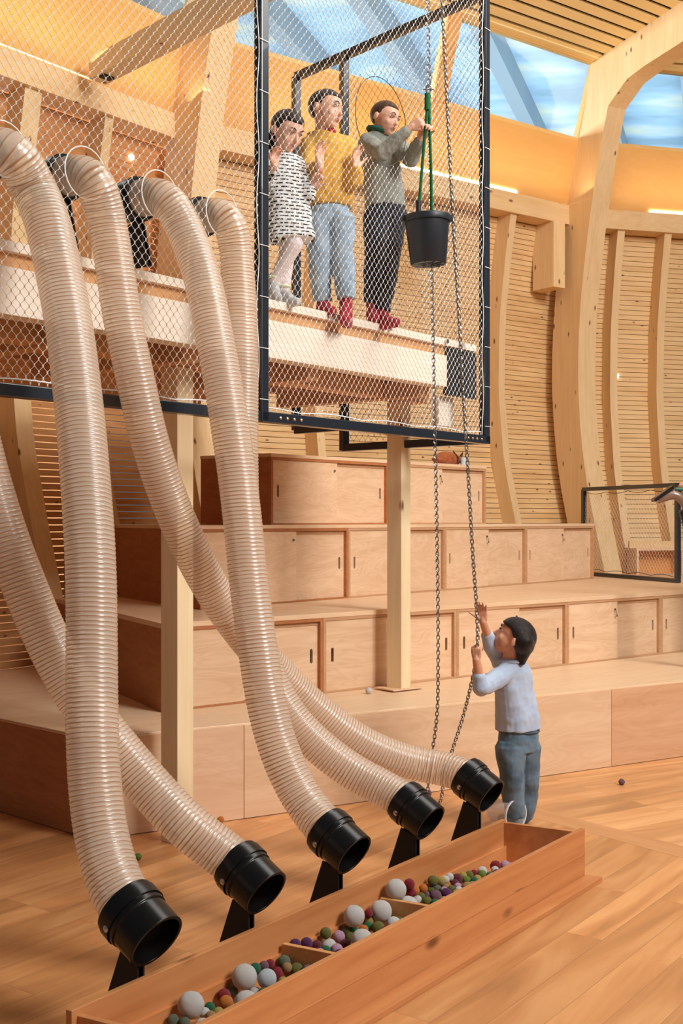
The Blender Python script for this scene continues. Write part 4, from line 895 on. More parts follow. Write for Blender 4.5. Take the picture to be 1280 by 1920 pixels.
for sx in (-1, 1): mb.box(cb+Vector((sx*rt*1.04-.03*hb,-.03,hb-.012)), (.02,.03,.035))
mb.build('handle_lug', M['bucket'], bucket, bevel=.003)
ltop = P(801,180,YBk-.02); l1 = cb+tilt*hb+Vector((-rt*.42,-rt*.6,.0)); l2 = cb+tilt*hb+Vector((rt*.25,rt*.75,.0))
rope = empty('green_rope_sling', tuple(ltop), 'green braided rope sling between the chain and the bucket, gripped by the boy in grey', 'rope')
mb = MB(); kn = P(800,238,YBk-.02)
mb.tube(smooth_pts([P(802,186,YBk-.02),P(800,215,YBk-.02),P(796,250,YBk-.02),P(791,320,YBk-.03),l1+Vector((0,0,.04)),l1-Vector((0,0,.03))],1), .0085, 10)
mb.tube(smooth_pts([P(804,186,YBk-.01),P(804,215,YBk-.01),P(805,250,YBk-.01),P(809,320,YBk),l2+Vector((0,0,.05)),l2-Vector((0,0,.03))],1), .0085, 10)
mb.tube([P(801,176,YBk-.02),P(800,206,YBk-.03)], [.016,.014], 10); mb.build('braided_rope', M['rope'], rope, smooth=True)
mb = MB(); mb.tube([l1+Vector((0,0,.07)), l1+Vector((0,0,.0))], .014, 10); mb.tube([l2+Vector((0,0,.03)), l2+Vector((0,0,.0))], .013, 10); mb.build('end_wrap', plain('black_tape', (24,24,24), .6), rope, smooth=True)
mb = MB(); cq = P(803,168,YBk+.06); mb.tube([cq+Vector((math.cos(a*.5236)*.014,0,math.sin(a*.5236)*.026)) for a in range(12)], .004, 6, closed=True); mb.tube([cq+Vector((-.03,0,.0)), cq+Vector((.03,0,.0))], .004, 6); mb.build('snap_hook', M['chrome'], rope, smooth=True)

# ================================================================= SMALL THINGS
# clear tub on its side by the boy's feet
m_clear, nt, bs = newmat('clear_tub_plastic'); N = nt.nodes; mx = N.new('ShaderNodeMixShader'); tr = N.new('ShaderNodeBsdfTransparent'); mx.inputs[0].default_value = .30
bs.inputs['Base Color'].default_value = lin((236,236,238)); bs.inputs['Roughness'].default_value = .15; nt.links.new(tr.outputs[0], mx.inputs[1]); nt.links.new(bs.outputs[0], mx.inputs[2]); nt.links.new(mx.outputs[0], N['Material Output'].inputs[0])
m_rim = plain('translucent_white_rim', (224,224,224), .3)
tc_ = G(967, 1528, .082); tax = Vector((.62,-.74,.0)).normalized()
tub = empty('clear_tub', (tc_.x, tc_.y, 0), 'clear plastic tub lying on its side on the floor at the boy\'s feet', 'tub')
mb = MB(); mb.lathe(tc_, tax, [(0,.074),(-.15,.062),(-.152,.0),(-.148,.0),(-.146,.059),(0,.071)], 40); mb.build('tub_body', m_clear, tub, smooth=True)
mb = MB(); mb.lathe(tc_, tax, [(-.008,.074),(.002,.075),(.002,.081),(-.008,.080)], 48, close=True); mb.build('tub_rim', m_rim, tub, smooth=True)
# bag on the top cabinets
gp = at(838, *off(r3a, r3b, .22)); 
bag = empty('leather_bag', (gp.x,gp.y,Z3), 'tan leather bag lying on top of the upper right cabinet', 'bag'); ur = (r3b-r3a).normalized()
m_lea = cloth('tan_leather', (176,98,56), (150,78,44), .4, 30, 120, .45)
b_ = MB(); vs = []; ny = 14
prof_b = [(-.17,.09,.03),(-.165,.06,.06),(-.15,.02,.07),(-.12,0,.08),(0,0,.085),(.12,0,.08),(.15,.03,.07),(.17,.09,.04)]
rings = []
for i in range(13):
    x = -.19+.38*i/12; hgt = .125*(1-abs(x/.21)**3.2)+.0; bot = .05*abs(x/.19)**4
    rr_ = [gp+ur*x+n3*(.07*math.cos(a)*(1-abs(x/.2)**4*.7))+Vector((0,0,Z3+.002+bot+max(.01,hgt-bot)*(.5+.5*math.sin(a)))) for a in [2*math.pi*k/12 for k in range(12)]]
    rings += rr_
fs = [(i*12+k, i*12+(k+1)%12, (i+1)*12+(k+1)%12, (i+1)*12+k) for i in range(12) for k in range(12)]+[tuple(range(11,-1,-1)), tuple(range(144,156))]
b_.add(rings, fs); b_.build('bag_body', m_lea, bag, smooth=True, ang=60)
b_ = MB(); b_.tube([gp+ur*.06-n3*.075+Vector((0,0,Z3+.012)), gp+ur*.055-n3*.08+Vector((0,0,Z3+.07)), gp+ur*.05-n3*.03+Vector((0,0,Z3+.13))], .006, 6); b_.tube([gp+ur*.10-n3*.07+Vector((0,0,Z3+.03)), gp+ur*.15-n3*.06+Vector((0,0,Z3+.12)), gp+ur*.19-n3*.0+Vector((0,0,Z3+.09)), gp+ur*.21+Vector((0,0,Z3+.01))], .006, 6); b_.build('strap', plain('dark_strap', (70,36,24), .5), bag, smooth=True)
cp = at(869, *off(r3a, r3b, .14)); cup = MB(); cup.lathe((cp.x,cp.y,Z3), (0,0,1), [(0,0),(0,.030),(.075,.036),(.075,.033),(.004,.028),(.004,0)], 28); cu = cup.build('cup', plain('pale_blue_enamel', (206,216,220), .35), smooth=True); tag(cu, 'small pale metal cup beside the leather bag on the top cabinet', 'cup')
# sensors and tiny lamps on the walls
def dot(px, py, a, b, dz, lab):
    q = at(px, a, b); nrm = Vector((b[1]-a[1], -(b[0]-a[0]), 0)).normalized(); z = zat(py, q.y); t_ = (q.xy-Vector(a)).length/(Vector(b)-Vector(a)).length
    q = wallpt(a, b, t_, prof(z)+.19, z); mb = MB(); mb.lathe(q, nrm, [(-.01,.025),(.012,.025),(.02,.015),(.02,0)], 20); tag(mb.build('wall_lamp', m_led2, smooth=True), lab, 'light')
dot(1188, 697, V3, V4, 0, 'small round white lamp on the slat wall at the right')
dot(287, 284, VL, V1, 0, 'tiny lamp on the left slat wall behind the net')
# ================================================================= PEOPLE
def skin_mat(nm, c, c2):
    m, nt, b = newmat(nm); N = nt.nodes; tc = N.new('ShaderNodeTexCoord'); nz = N.new('ShaderNodeTexNoise'); nz.inputs['Scale'].default_value = 14; nt.links.new(tc.outputs['Object'], nz.inputs['Vector'])
    r = N.new('ShaderNodeValToRGB'); r.color_ramp.elements[0].color = lin(c); r.color_ramp.elements[1].color = lin(c2); r.color_ramp.elements[0].position = .3; r.color_ramp.elements[1].position = .7
    nt.links.new(nz.outputs[0], r.inputs[0]); nt.links.new(r.outputs[0], b.inputs['Base Color']); b.inputs['Roughness'].default_value = .5; b.inputs['Subsurface Weight'].default_value = .12; b.inputs['Subsurface Radius'].default_value = (.012,.005,.003); return m
M['skin'] = skin_mat('fair_skin', (226,170,142), (238,188,162)); M['skin2'] = skin_mat('warm_skin', (214,152,118), (226,168,136))
M['lips'] = plain('lip_pink', (186,98,90), .5); M['eyew'] = plain('eye_white', (226,222,218), .3); M['iris'] = plain('dark_iris', (38,24,18), .2); 
def hairm(nm, c1, c2): return cloth(nm, c1, c2, .8, 60, 160, .45, (1.5,1.5,.35))
def cap(mb, a, b, ra, rb, n=14):
    a = Vector(a); b = Vector(b); d = b-a; L_ = d.length
    if L_ < 1e-5: return mb.ball(a, ra, n)
    t = d.normalized(); pts = []; rr = []
    for k in (0.02,.25,.5,.75): an = k*math.pi/2; pts.append(a-t*ra*math.cos(an)); rr.append(ra*math.sin(an))
    pts.append(a); rr.append(ra); pts.append(b); rr.append(rb)
    for k in (.75,.5,.25,.02): an = k*math.pi/2; pts.append(b+t*rb*math.cos(an)); rr.append(rb*math.sin(an))
    return mb.tube(pts, rr, n)
def chainc(mb, pts, rs):
    for i in range(len(pts)-1): cap(mb, pts[i], pts[i+1], rs[i], rs[i+1])
def rot(S, F, U): return Matrix((S, F, U)).transposed()
def torso(mb, pts, rx, ry, side, n=24):
    pts = [Vector(p) for p in pts]; vs = []; side = Vector(side).normalized(); m = len(pts)
    for i in range(m):
        t = (pts[min(i+1,m-1)]-pts[max(i-1,0)]).normalized(); s = (side-t*side.dot(t)).normalized(); f = t.cross(s)
        for k in range(n):
            a = 2*math.pi*k/n; ca, sa = math.cos(a), math.sin(a); ca = math.copysign(abs(ca)**.85, ca); sa = math.copysign(abs(sa)**.85, sa)
            vs.append(pts[i]+s*ca*rx[i]+f*sa*ry[i])
    fs = [(i*n+k, i*n+(k+1)%n, (i+1)*n+(k+1)%n, (i+1)*n+k) for i in range(m-1) for k in range(n)]+[tuple(range(n-1,-1,-1)), tuple(range((m-1)*n,m*n))]
    return mb.add(vs, fs)
def organic(mb, name, mat, parent=None, vox=.005, sm=4, disp=0, dsc=.05, label=None):
    o = mb.build(name, mat, parent, smooth=True, ang=None, label=label)
    r = o.modifiers.new('remesh', 'REMESH'); r.mode = 'VOXEL'; r.voxel_size = vox; r.use_smooth_shade = True
    if sm: s = o.modifiers.new('smooth', 'SMOOTH'); s.iterations = sm; s.factor = .5
    if disp:
        tx = bpy.data.textures.new(name+'_folds', 'CLOUDS'); tx.noise_scale = dsc; tx.noise_depth = 2
        d = o.modifiers.new('folds', 'DISPLACE'); d.texture = tx; d.strength = disp; d.mid_level = .5; d.texture_coords = 'LOCAL'
    return o
def ortho(F, U):
    F = Vector(F).normalized(); U = Vector(U); U = (U-F*U.dot(F)).normalized(); S = F.cross(U); return S, F, U
def headparts(mb, C, F, U, h, neck):
    S, F, U = ortho(F, U); Mt = rot(S, F, U); C = Vector(C); q = lambda s, f, u: C+(S*s+F*f+U*u)*h
    mb.ball(q(0,-.05,.10), (.385*h,.46*h,.40*h), 20, Mt)
    mb.ball(q(0,.13,-.13), (.31*h,.29*h,.36*h), 20, Mt)
    mb.ball(q(0,.25,-.40), (.13*h,.12*h,.09*h), 14, Mt); mb.ball(q(0,.12,-.34), (.24*h,.2*h,.13*h), 14, Mt)
    for s in (-1,1):
        mb.ball(q(s*.17,.27,-.14), (.12*h,.10*h,.11*h), 12, Mt); mb.ball(q(s*.415,-.05,-.05), (.045*h,.085*h,.12*h), 12, Mt)
    cap(mb, q(0,.39,.02), q(0,.475,-.13), .032*h, .045*h); mb.ball(q(0,.45,-.145), (.065*h,.05*h,.035*h), 10, Mt)
    mb.ball(q(0,.375,.10), (.2*h,.05*h,.05*h), 12, Mt); mb.ball(q(0,.385,-.27), (.10*h,.05*h,.05*h), 12, Mt)
    cap(mb, q(0,-.06,-.22), neck, .215*h, .23*h)
    return q, Mt, (S, F, U)
def face(parent, q, Mt, h, hairmat, open_=1.0, brow=.19):
    for s in (-1,1):
        e = MB(); e.ball(q(s*.155,.365,.035), (.062*h,.045*h,.036*h*open_), 12, Mt); ew = e.build('eye', M['eyew'], parent, smooth=True)
        e = MB(); e.ball(q(s*.155,.396,.03), (.026*h,.018*h,.026*h*open_), 10, Mt); e.build('iris', M['iris'], ew, smooth=True)
        e = MB(); e.tube([q(s*.085,.405,.055), q(s*.155,.43,.072*open_+.012), q(s*.225,.375,.05)], .009*h, 6); e.build('eyelid', M['iris'], parent, smooth=True)
        e = MB(); e.tube([q(s*.07,.425,.115), q(s*.15,.425,.15), q(s*.24,.36,.13)], [.014*h,.017*h,.008*h], 6); e.build('eyebrow', hairmat, parent, smooth=True)
    l = MB(); l.tube([q(-.095,.385,-.265), q(-.04,.425,-.253), q(0,.432,-.26), q(.04,.425,-.253), q(.095,.385,-.265)], [.006*h,.018*h,.016*h,.018*h,.006*h], 8); l.tube([q(-.075,.395,-.28), q(0,.43,-.292), q(.075,.395,-.28)], [.006*h,.022*h,.006*h], 8); l.build('lips', M['lips'], parent, smooth=True)
def hair(parent, C, basis, h, mat, thick=.06, front=.52, side_=.05, back=-.5, extra=None, vox=.005):
    S, F, U = basis; C = Vector(C); mb = MB(); n, m = 48, 32; vs = []; rng = random.Random(5)
    c0 = C+(F*-.05+U*.10)*h; rx, ry, rz = .385*h, .46*h, .40*h
    for i in range(m+1):
        th = math.pi*i/m
        for k in range(n):
            a = 2*math.pi*k/n; s = math.sin(th)*math.cos(a); f = math.sin(th)*math.sin(a); u = math.cos(th)
            w_f = max(0,min(1,(f-.14)/.42)); w_f = w_f*w_f*(3-2*w_f)
            t = side_+(front-side_)*w_f if f > 0 else side_+(back-side_)*min(1,-f*3.0)
            kk = max(0, min(1, (u-t)/.14+.5)); kk = kk*kk*(3-2*kk)
            wob = 1+.012*math.sin(a*17+th*3)+.01*math.sin(a*29)
            r = .86+kk*(.14+thick*wob+thick*.35*max(0,u))
            if kk > .98: r += .01*math.sin(a*23)*math.sin(th*5)
            vs.append(c0+S*s*rx*r+F*f*ry*r+U*u*rz*r)
    mb.add(vs, [(i*n+k, (i+1)*n+k, (i+1)*n+(k+1)%n, i*n+(k+1)%n) for i in range(m) for k in range(n)])
    if extra: extra(mb, lambda s, f, u: C+(S*s+F*f+U*u)*h)
    return organic(mb, 'hair', mat, parent, vox, 2)
def hand(mb, wr, X, Np, s, curl=(20,25,20), spread=4, thumb=1, tcurl=0, lift=35):
    X = Vector(X).normalized(); Np = Vector(Np); Np = (Np-X*Np.dot(X)).normalized(); D = X.cross(Np)*thumb; wr = Vector(wr)
    cap(mb, wr-X*.01*s, wr+X*.02*s, .021*s, .022*s, 10)
    base = []
    for i in range(4):
        o = (1.5-i)*.0185*s; k = wr+X*(.083-.004*abs(i-1.2))*s+D*o; base.append(k); cap(mb, wr+X*.02*s+D*o*.75, k, .0135*s, .0100*s, 10)
    ln = ((.040,.023,.018),(.044,.027,.019),(.041,.025,.019),(.032,.019,.017))
    for i in range(4):
        p = base[i]; a = 0; sp = R(spread*(1.5-i))
        d0 = (X*math.cos(sp)+D*math.sin(sp)).normalized()
        for j in range(3):
            a += R(curl[j]); d = d0*math.cos(a)+Np*math.sin(a); p2 = p+d*ln[i][j]*s; cap(mb, p, p2, (.0088-.0009*j)*s, (.0084-.0011*j)*s, 9); p = p2
    t0 = wr+X*.022*s+D*.022*s+Np*.004*s; l = R(lift); d = (X*math.cos(l)+D*math.sin(l)+Np*.25).normalized(); t1 = t0+d*.040*s; cap(mb, t0, t1, .0145*s, .0105*s, 10)
    d2 = (d+Np*math.tan(R(tcurl))*.6-D*.1).normalized(); t2 = t1+d2*.030*s; cap(mb, t1, t2, .010*s, .0088*s, 10); t3 = t2+(d2+Np*math.tan(R(tcurl))*.6).normalized()*.022*s; cap(mb, t2, t3, .0088*s, .007*s, 10)
YN = lambda px: NA(px).y
YE = lambda px: along(px, .20).y
# ---------- boy in the grey sweater, reaching through the round hole
def J(px, py, Y): return P(px, py, Y)
y0 = YE(715)
jeans = cloth('light_blue_denim', (132,158,180), (168,190,208), .5, 12, 420); 
def legs_pants(mb, hipc, hips, knees, ankles, rh=(.085,.062,.048), waist=None, side=(1,0,0), wr=(.105,.085)):
    torso(mb, [hipc-Vector((0,0,.06)), hipc, (waist or hipc+Vector((0,0,.07)))], [wr[0]*.9,wr[0]*1.0,wr[0]*.92], [wr[1]*.9,wr[1]*1.0,wr[1]*.9], side)
    for hp, kn, an in zip(hips, knees, ankles):
        mb.tube([hp+Vector((0,0,.03)), hp, hp.lerp(kn,.5), kn, kn.lerp(an,.5), an], [rh[0]*.8,rh[0],(rh[0]+rh[1])/2,rh[1],(rh[1]+rh[2])/2+.004,rh[2]], 18)
def foot(mb, ank, toe, w_=.030, hgt=.028):
    ank = Vector(ank); toe = Vector(toe); d = toe-ank; heel = ank-Vector((d.x,d.y,0)).normalized()*.015; heel.z = toe.z
    cap(mb, ank+Vector((0,0,.03)), heel+Vector((0,0,.012)), w_*.95, w_*.9); cap(mb, heel, toe, w_*.95, w_*.85); cap(mb, ank, toe.lerp(heel,.3)+Vector((0,0,.008)), w_*.9, w_*.85)

b = MB(); hC = .185; Cc = J(722,222,y0-.02); nk = J(703,262,y0)
q, Mt, bs_ = headparts(b, Cc, (.76,-.58,-.28), (.22,-.1,.97), hC, nk)
cap(b, nk, J(708,290,y0), .042, .06)
shR, elR, wrR = J(688,268,y0-.03), J(716,287,y0-.20), J(768,240,YBk-.01)
shL, elL, wrL = J(738,268,y0+.07), J(770,298,y0-.12), J(787,262,YBk+.03)
chainc(b, [shR, elR, wrR], [.034,.030,.020]); chainc(b, [shL, elL, wrL], [.034,.030,.020])
hand(b, wrR, J(806,216,YBk-.05)-wrR, (.05,1,-.25), .80, (48,62,45), 1, -1, 30, 30)
hand(b, wrL, J(800,232,YBk+.0)-wrL, (.35,-.9,.1), .80, (50,60,45), 1, 1, 25, 30)
hpC = J(722,385,y0+.02)
cap(b, nk, hpC, .05, .068); kR, kL = J(703,475,y0-.02), J(731,480,y0+.03); aR, aL = J(697,572,y0), J(716,590,y0-.03)
chainc(b, [J(708,425,y0), kR, aR], [.05,.04,.028]); chainc(b, [J(736,425,y0+.04), kL, aL], [.05,.04,.028])
boyC = organic(b, 'person', M['skin'], None, .0038, 3); tag(boyC, 'boy in a grey ribbed sweater reaching through the net hole to the green rope', 'person', 'children on the platform')
hm = hairm('brown_hair', (58,38,26), (92,62,40))
face(boyC, q, Mt, hC, hm, .6); hair(boyC, Cc, bs_, hC, hm, .05, .50, -.22, -.85)
m_sw = cloth('grey_green_ribbed_knit', (142,146,138), (166,168,158), .9, 40, 160, .9, (3,3,.5))
g = MB(); sd = Vector((.80,.45,0)).normalized()
torso(g, [hpC+Vector((.0,0,-.012)), hpC+Vector((-.005,0,.07)), J(716,330,y0+.01), J(712,295,y0+.01), J(708,270,y0+.01), J(706,258,y0), J(707,250,y0)], [.122,.118,.115,.115,.108,.080,.052], [.085,.085,.085,.082,.074,.062,.05], sd)
chainc(g, [J(700,270,y0-.01), shR, elR, wrR.lerp(elR,.16)], [.06,.055,.046,.034]); chainc(g, [J(720,272,y0+.03), shL, elL, wrL.lerp(elL,.16)], [.06,.055,.046,.034])
organic(g, 'sweater', m_sw, boyC, .0055, 3, .014, .045)
nk = J(707,250,y0-.01); g = MB(); g.tube([nk+(Cc-nk)*.02+Vector((math.cos(a*.5236)*.052,math.sin(a*.5236)*.052,.012-.014*math.cos(a*.5236))) for a in range(12)], .013, 8, closed=True); g.build('collar', plain('green_collar', (30,92,72), .85), boyC, smooth=True)
m_pt = cloth('dark_navy_trousers', (30,36,50), (44,50,64), .5, 20, 300)
g = MB(); legs_pants(g, hpC+Vector((0,0,-.02)), [J(705,402,y0-.01), J(738,402,y0+.05)], [kR,kL], [aR+Vector((0,0,.01)),aL+Vector((0,0,.02))], (.078,.060,.046), side=sd, wr=(.108,.082)); organic(g, 'trousers', m_pt, boyC, .0055, 3, .018, .05)
m_sock = cloth('red_sock_knit', (150,26,46), (178,40,60), .6, 80, 300)
g = MB(); foot(g, aR, J(702,595,y0-.09), .034); foot(g, aL, J(742,605,y0-.12), .032); organic(g, 'socks', m_sock, boyC, .005, 3)

# ---------- boy in the yellow hoodie
y0 = YE(622); b = MB(); hB = .205; Cb = J(612,206,y0-.03); nk = J(606,256,y0)
q, Mt, bs_ = headparts(b, Cb, (.82,-.52,-.14), (.10,-.0,.99), hB, nk)
cap(b, nk, J(610,285,y0), .045, .06)
shR, elR, wrR = J(582,275,y0-.02), J(576,325,y0-.12), J(599,314,YN(600)+.05)
shL, elL, wrL = J(650,276,y0+.03), J(662,338,y0-.06), J(668,318,YN(668)+.06)
chainc(b, [shR, elR, wrR], [.034,.030,.021]); chainc(b, [shL, elL, wrL], [.034,.030,.021])
hand(b, wrR, (.02,-.02,1), (nB.x,nB.y,.25), .80, (12,22,20), 5, -1, 10, 45); hand(b, wrL, (-.05,-.02,1), (nB.x,nB.y,.2), .80, (14,26,22), 5, 1, 10, 45)
hpB = J(616,388,y0+.02); cap(b, nk, hpB, .05, .072)
kR, kL = J(598,475,y0), J(642,478,y0); aR, aL = J(604,565,y0+.04), J(649,568,y0-.02)
chainc(b, [J(598,425,y0), kR, aR], [.05,.04,.028]); chainc(b, [J(636,425,y0), kL, aL], [.05,.04,.028])
boyB = organic(b, 'person', M['skin'], None, .0038, 3); tag(boyB, 'boy in a mustard yellow hoodie with both open hands against the net', 'person', 'children on the platform')
hm2 = hairm('dark_brown_hair', (36,26,22), (62,44,36)); face(boyB, q, Mt, hB, hm2, .6); hair(boyB, Cb, bs_, hB, hm2, .06, .46, -.25, -.85)
m_hd = cloth('mustard_hoodie_fleece', (206,152,54), (222,170,72), .6, 14, 260)
g = MB(); sd = Vector((.93,.3,0))
torso(g, [hpB+Vector((0,0,-.0)), hpB+Vector((0,0,.035)), J(616,340,y0), J(614,300,y0), J(612,276,y0), J(609,260,y0), J(607,250,y0)], [.128,.138,.132,.128,.120,.09,.062], [.095,.102,.1,.095,.086,.075,.058], sd)
chainc(g, [J(598,276,y0), shR, elR, wrR.lerp(elR,.14)], [.062,.058,.054,.036]); chainc(g, [J(632,276,y0), shL, elL, wrL.lerp(elL,.14)], [.062,.058,.054,.036])
g.tube([nk+Vector((0,.01,.005))+Vector((math.cos(a*.3927)*.066,math.sin(a*.3927)*.062,.012*math.sin(a*.3927))) for a in range(16)], .026, 10, closed=True); g.ball(nk+Vector((-.04,.06,-.02)), (.07,.045,.05), 14)
organic(g, 'hoodie', m_hd, boyB, .0055, 3, .02, .06)
g = MB(); g.ball(nk+Vector((.035,-.045,.012)), (.035,.02,.022), 12); g.build('shirt_collar', plain('red_shirt', (168,24,34), .8), boyB, smooth=True)
g = MB(); legs_pants(g, hpB+Vector((0,0,-.03)), [J(597,410,y0), J(638,410,y0)], [kR,kL], [aR+Vector((0,0,.0)),aL+Vector((0,0,.02))], (.078,.062,.050), side=sd, wr=(.112,.088)); organic(g, 'jeans', jeans, boyB, .0055, 3, .018, .05)
g = MB(); foot(g, aR, J(622,583,y0-.06), .032); foot(g, aL+Vector((0,0,-.01)), J(645,598,y0-.11), .036); organic(g, 'socks', m_sock, boyB, .005, 3)

# ---------- girl in the striped dress
y0 = YE(540); b = MB(); hG = .195; Cg = J(539,246,y0-.03); nk = J(531,288,y0)
q, Mt, bs_ = headparts(b, Cg, (.60,-.62,-.46), (.3,-.3,.9), hG, nk)
cap(b, nk, J(534,310,y0), .038, .05)
shR, elR, wrR = J(508,305,y0-.02), J(496,338,y0-.08), J(514,312,YN(515)+.07)
shL, elL, wrL = J(556,308,y0+.03), J(578,366,y0-.02), J(582,352,YN(590)+.12)
chainc(b, [shR, elR, wrR], [.030,.026,.018]); chainc(b, [shL, elL, wrL], [.030,.026,.018])
hand(b, wrR, (.08,-.1,1), (.5,-.7,.1), .72, (35,50,35), 3, -1, 20, 40); hand(b, wrL, (.55,-.25,.75), (.3,-.85,.1), .72, (35,55,40), 3, 1, 20, 40)
hpG = J(540,405,y0+.02); cap(b, nk, hpG, .045, .065)
kR, kL = J(551,458,y0-.05), J(538,468,y0+.04); aR, aL = J(513,528,y0-.02), J(532,545,y0+.0)
girl = organic(b, 'person', M['skin'], None, .0038, 3); tag(girl, 'girl in a white dress with black dashed stripes standing left, looking down', 'person', 'children on the platform')
hm3 = hairm('black_brown_hair', (26,20,20), (50,38,34)); face(girl, q, Mt, hG, hm3, .45)
def gx(mb, qq):
    chainc(mb, [qq(-.33,-.12,.10), qq(-.38,-.20,-.15), qq(-.35,-.26,-.42)], [.09*hG,.09*hG,.05*hG])
    for a, r in ((J(507,268,y0+.03),.045),(J(503,285,y0+.02),.038)): mb.ball(a, (r,r,r*1.2), 14)
    chainc(mb, [qq(-.05,-.45,.0), J(512,262,y0+.03), J(503,300,y0+.02)], [.04,.04,.02])
hair(girl, Cg, bs_, hG, hm3, .09, .44, -.35, -.85, gx)
g = MB(); g.tube([J(514,256,y0-.02)+Vector((math.cos(a*.6283)*.012,0,math.sin(a*.6283)*.018)) for a in range(10)], .006, 6, closed=True); g.build('hair_band', plain('pink_band', (214,150,170), .6), girl, smooth=True)
m_dr, nt, bs = newmat('white_dress_black_dashes'); N = nt.nodes; L = nt.links; tc = N.new('ShaderNodeTexCoord'); sp3 = N.new('ShaderNodeSeparateXYZ'); L.new(tc.outputs['Object'], sp3.inputs[0])
nzz = N.new('ShaderNodeTexNoise'); nzz.inputs['Scale'].default_value = 5; L.new(tc.outputs['Object'], nzz.inputs['Vector'])
zz_ = N.new('ShaderNodeMath'); zz_.operation = 'MULTIPLY_ADD'; zz_.inputs[1].default_value = .02; L.new(nzz.outputs[0], zz_.inputs[0]); L.new(sp3.outputs[2], zz_.inputs[2])
cb3 = N.new('ShaderNodeCombineXYZ'); L.new(sp3.outputs[0], cb3.inputs[0]); L.new(zz_.outputs[0], cb3.inputs[1])
brk = N.new('ShaderNodeTexBrick'); brk.inputs['Scale'].default_value = 1; brk.inputs['Brick Width'].default_value = .052; brk.inputs['Row Height'].default_value = .0185; brk.inputs['Mortar Size'].default_value = .0060; brk.inputs['Mortar Smooth'].default_value = .05
brk.inputs['Color1'].default_value = lin((22,22,26)); brk.inputs['Color2'].default_value = lin((22,22,26)); brk.inputs['Mortar'].default_value = lin((232,234,234)); L.new(cb3.outputs[0], brk.inputs[0]); L.new(brk.outputs[0], bs.inputs['Base Color']); bs.inputs['Roughness'].default_value = .85
g = MB(); sd = Vector((.9,.4,0))
torso(g, [J(544,452,y0), J(541,415,y0), J(537,370,y0), J(535,335,y0), J(533,310,y0), J(532,295,y0), J(532,287,y0)], [.132,.122,.108,.098,.094,.072,.046], [.105,.10,.088,.08,.072,.06,.046], sd)
chainc(g, [J(522,306,y0), shR, elR, wrR.lerp(elR,.2)], [.05,.045,.040,.030]); chainc(g, [J(545,306,y0), shL, elL, wrL.lerp(elL,.35)], [.05,.045,.040,.030])
organic(g, 'dress', m_dr, girl, .0055, 3, .022, .06)
g = MB(); chainc(g, [J(538,430,y0), kR, aR], [.055,.047,.030]); chainc(g, [J(548,430,y0+.02), kL, aL], [.055,.045,.030]); organic(g, 'tights', cloth('white_tights', (222,206,206), (236,224,222), .2, 30, 300), girl, .005, 3)
g = MB(); zpl = ZP+.03
foot(g, aR+Vector((0,0,-.01)), J(519,556,y0-.09), .031); foot(g, aL+Vector((0,0,-.005)), J(556,566,y0-.05), .028); organic(g, 'shoes', cloth('white_grey_shoes', (206,206,204), (168,170,172), .5, 40, 200), girl, .005, 3)
g = MB(); g.tube([aR+Vector((math.cos(a*.5236)*.033,math.sin(a*.5236)*.033,.02)) for a in range(12)], .007, 6, closed=True); g.tube([aL+Vector((math.cos(a*.5236)*.033,math.sin(a*.5236)*.033,.02)) for a in range(12)], .007, 6, closed=True); g.build('sock_tops', plain('pale_yellow_sock', (226,230,190), .8), girl, smooth=True)

# ---------- little boy on the floor pulling the chain
b = MB(); hD = .20; Cd = J(962,1196,6.03); nk = J(958,1238,6.06)
q, Mt, bs_ = headparts(b, Cd, (-.84,.12,.50), (.50,-.05,.86), hD, nk)
cap(b, nk, J(962,1262,6.08), .045, .07)
shN, elN, wrN = J(944,1264,5.99), J(902,1290,5.86), J(893,1238,5.83)
shF, elF, wrF = J(943,1246,6.16), J(921,1210,6.06), J(905,1166,5.96)
chainc(b, [shN, elN, wrN], [.034,.029,.021]); chainc(b, [shF, elF, wrF], [.034,.029,.019])
hand(b, wrN, (.02,.05,1), (.45,.85,0), .70, (55,65,50), 1, 1, 35, 25); hand(b, wrF, (-.05,-.05,1), (-.35,-.9,.1), .70, (18,22,20), 6, -1, 5, 55)
hpD = J(972,1372,6.10); cap(b, nk, hpD, .055, .070)
kA, kB = J(958,1452,6.06), J(988,1452,6.14); aA, aB = J(966,1530,6.10), J(982,1532,6.20)
chainc(b, [J(957,1412,6.07), kA, aA], [.05,.04,.028]); chainc(b, [J(988,1412,6.12), kB, aB], [.05,.04,.028])
boyD = organic(b, 'person', M['skin2'], None, .0038, 3); tag(boyD, 'little boy in a pale blue shirt and jeans on the floor, pulling the chain', 'person')
hm4 = hairm('black_hair', (16,11,10), (38,24,20)); face(boyD, q, Mt, hD, hm4, .35)
def dx(mb, qq):
    c = [qq(0,-.30,-.02), J(985,1215,6.05), J(984,1238,6.06)]
    for off_ in (-.055,-.02,.02,.055):
        chainc(mb, [qq(off_*5,-.25,.05), J(982,1210,6.05+off_), J(978,1240,6.06+off_*.9)], [.055,.055,.022])
hair(boyD, Cd, bs_, hD, hm4, .12, .22, -.16, -.85, dx)
m_sh = cloth('pale_blue_oxford', (174,188,210), (186,200,220), .4, 14, 500)
g = MB(); sd = Vector((.72,.62,0)).normalized()
torso(g, [J(970,1368,6.10), J(970,1350,6.10), J(966,1318,6.09), J(962,1285,6.08), J(960,1258,6.07), J(960,1236,6.06)], [.125,.122,.114,.110,.100,.066], [.098,.096,.090,.086,.080,.060], sd)
chainc(g, [J(955,1258,6.03), shN, elN, wrN.lerp(elN,.62)], [.055,.052,.046,.034]); chainc(g, [J(955,1255,6.12), shF, elF, wrF.lerp(elF,.60)], [.055,.050,.042,.034])
organic(g, 'shirt', m_sh, boyD, .005, 2, .024, .11)
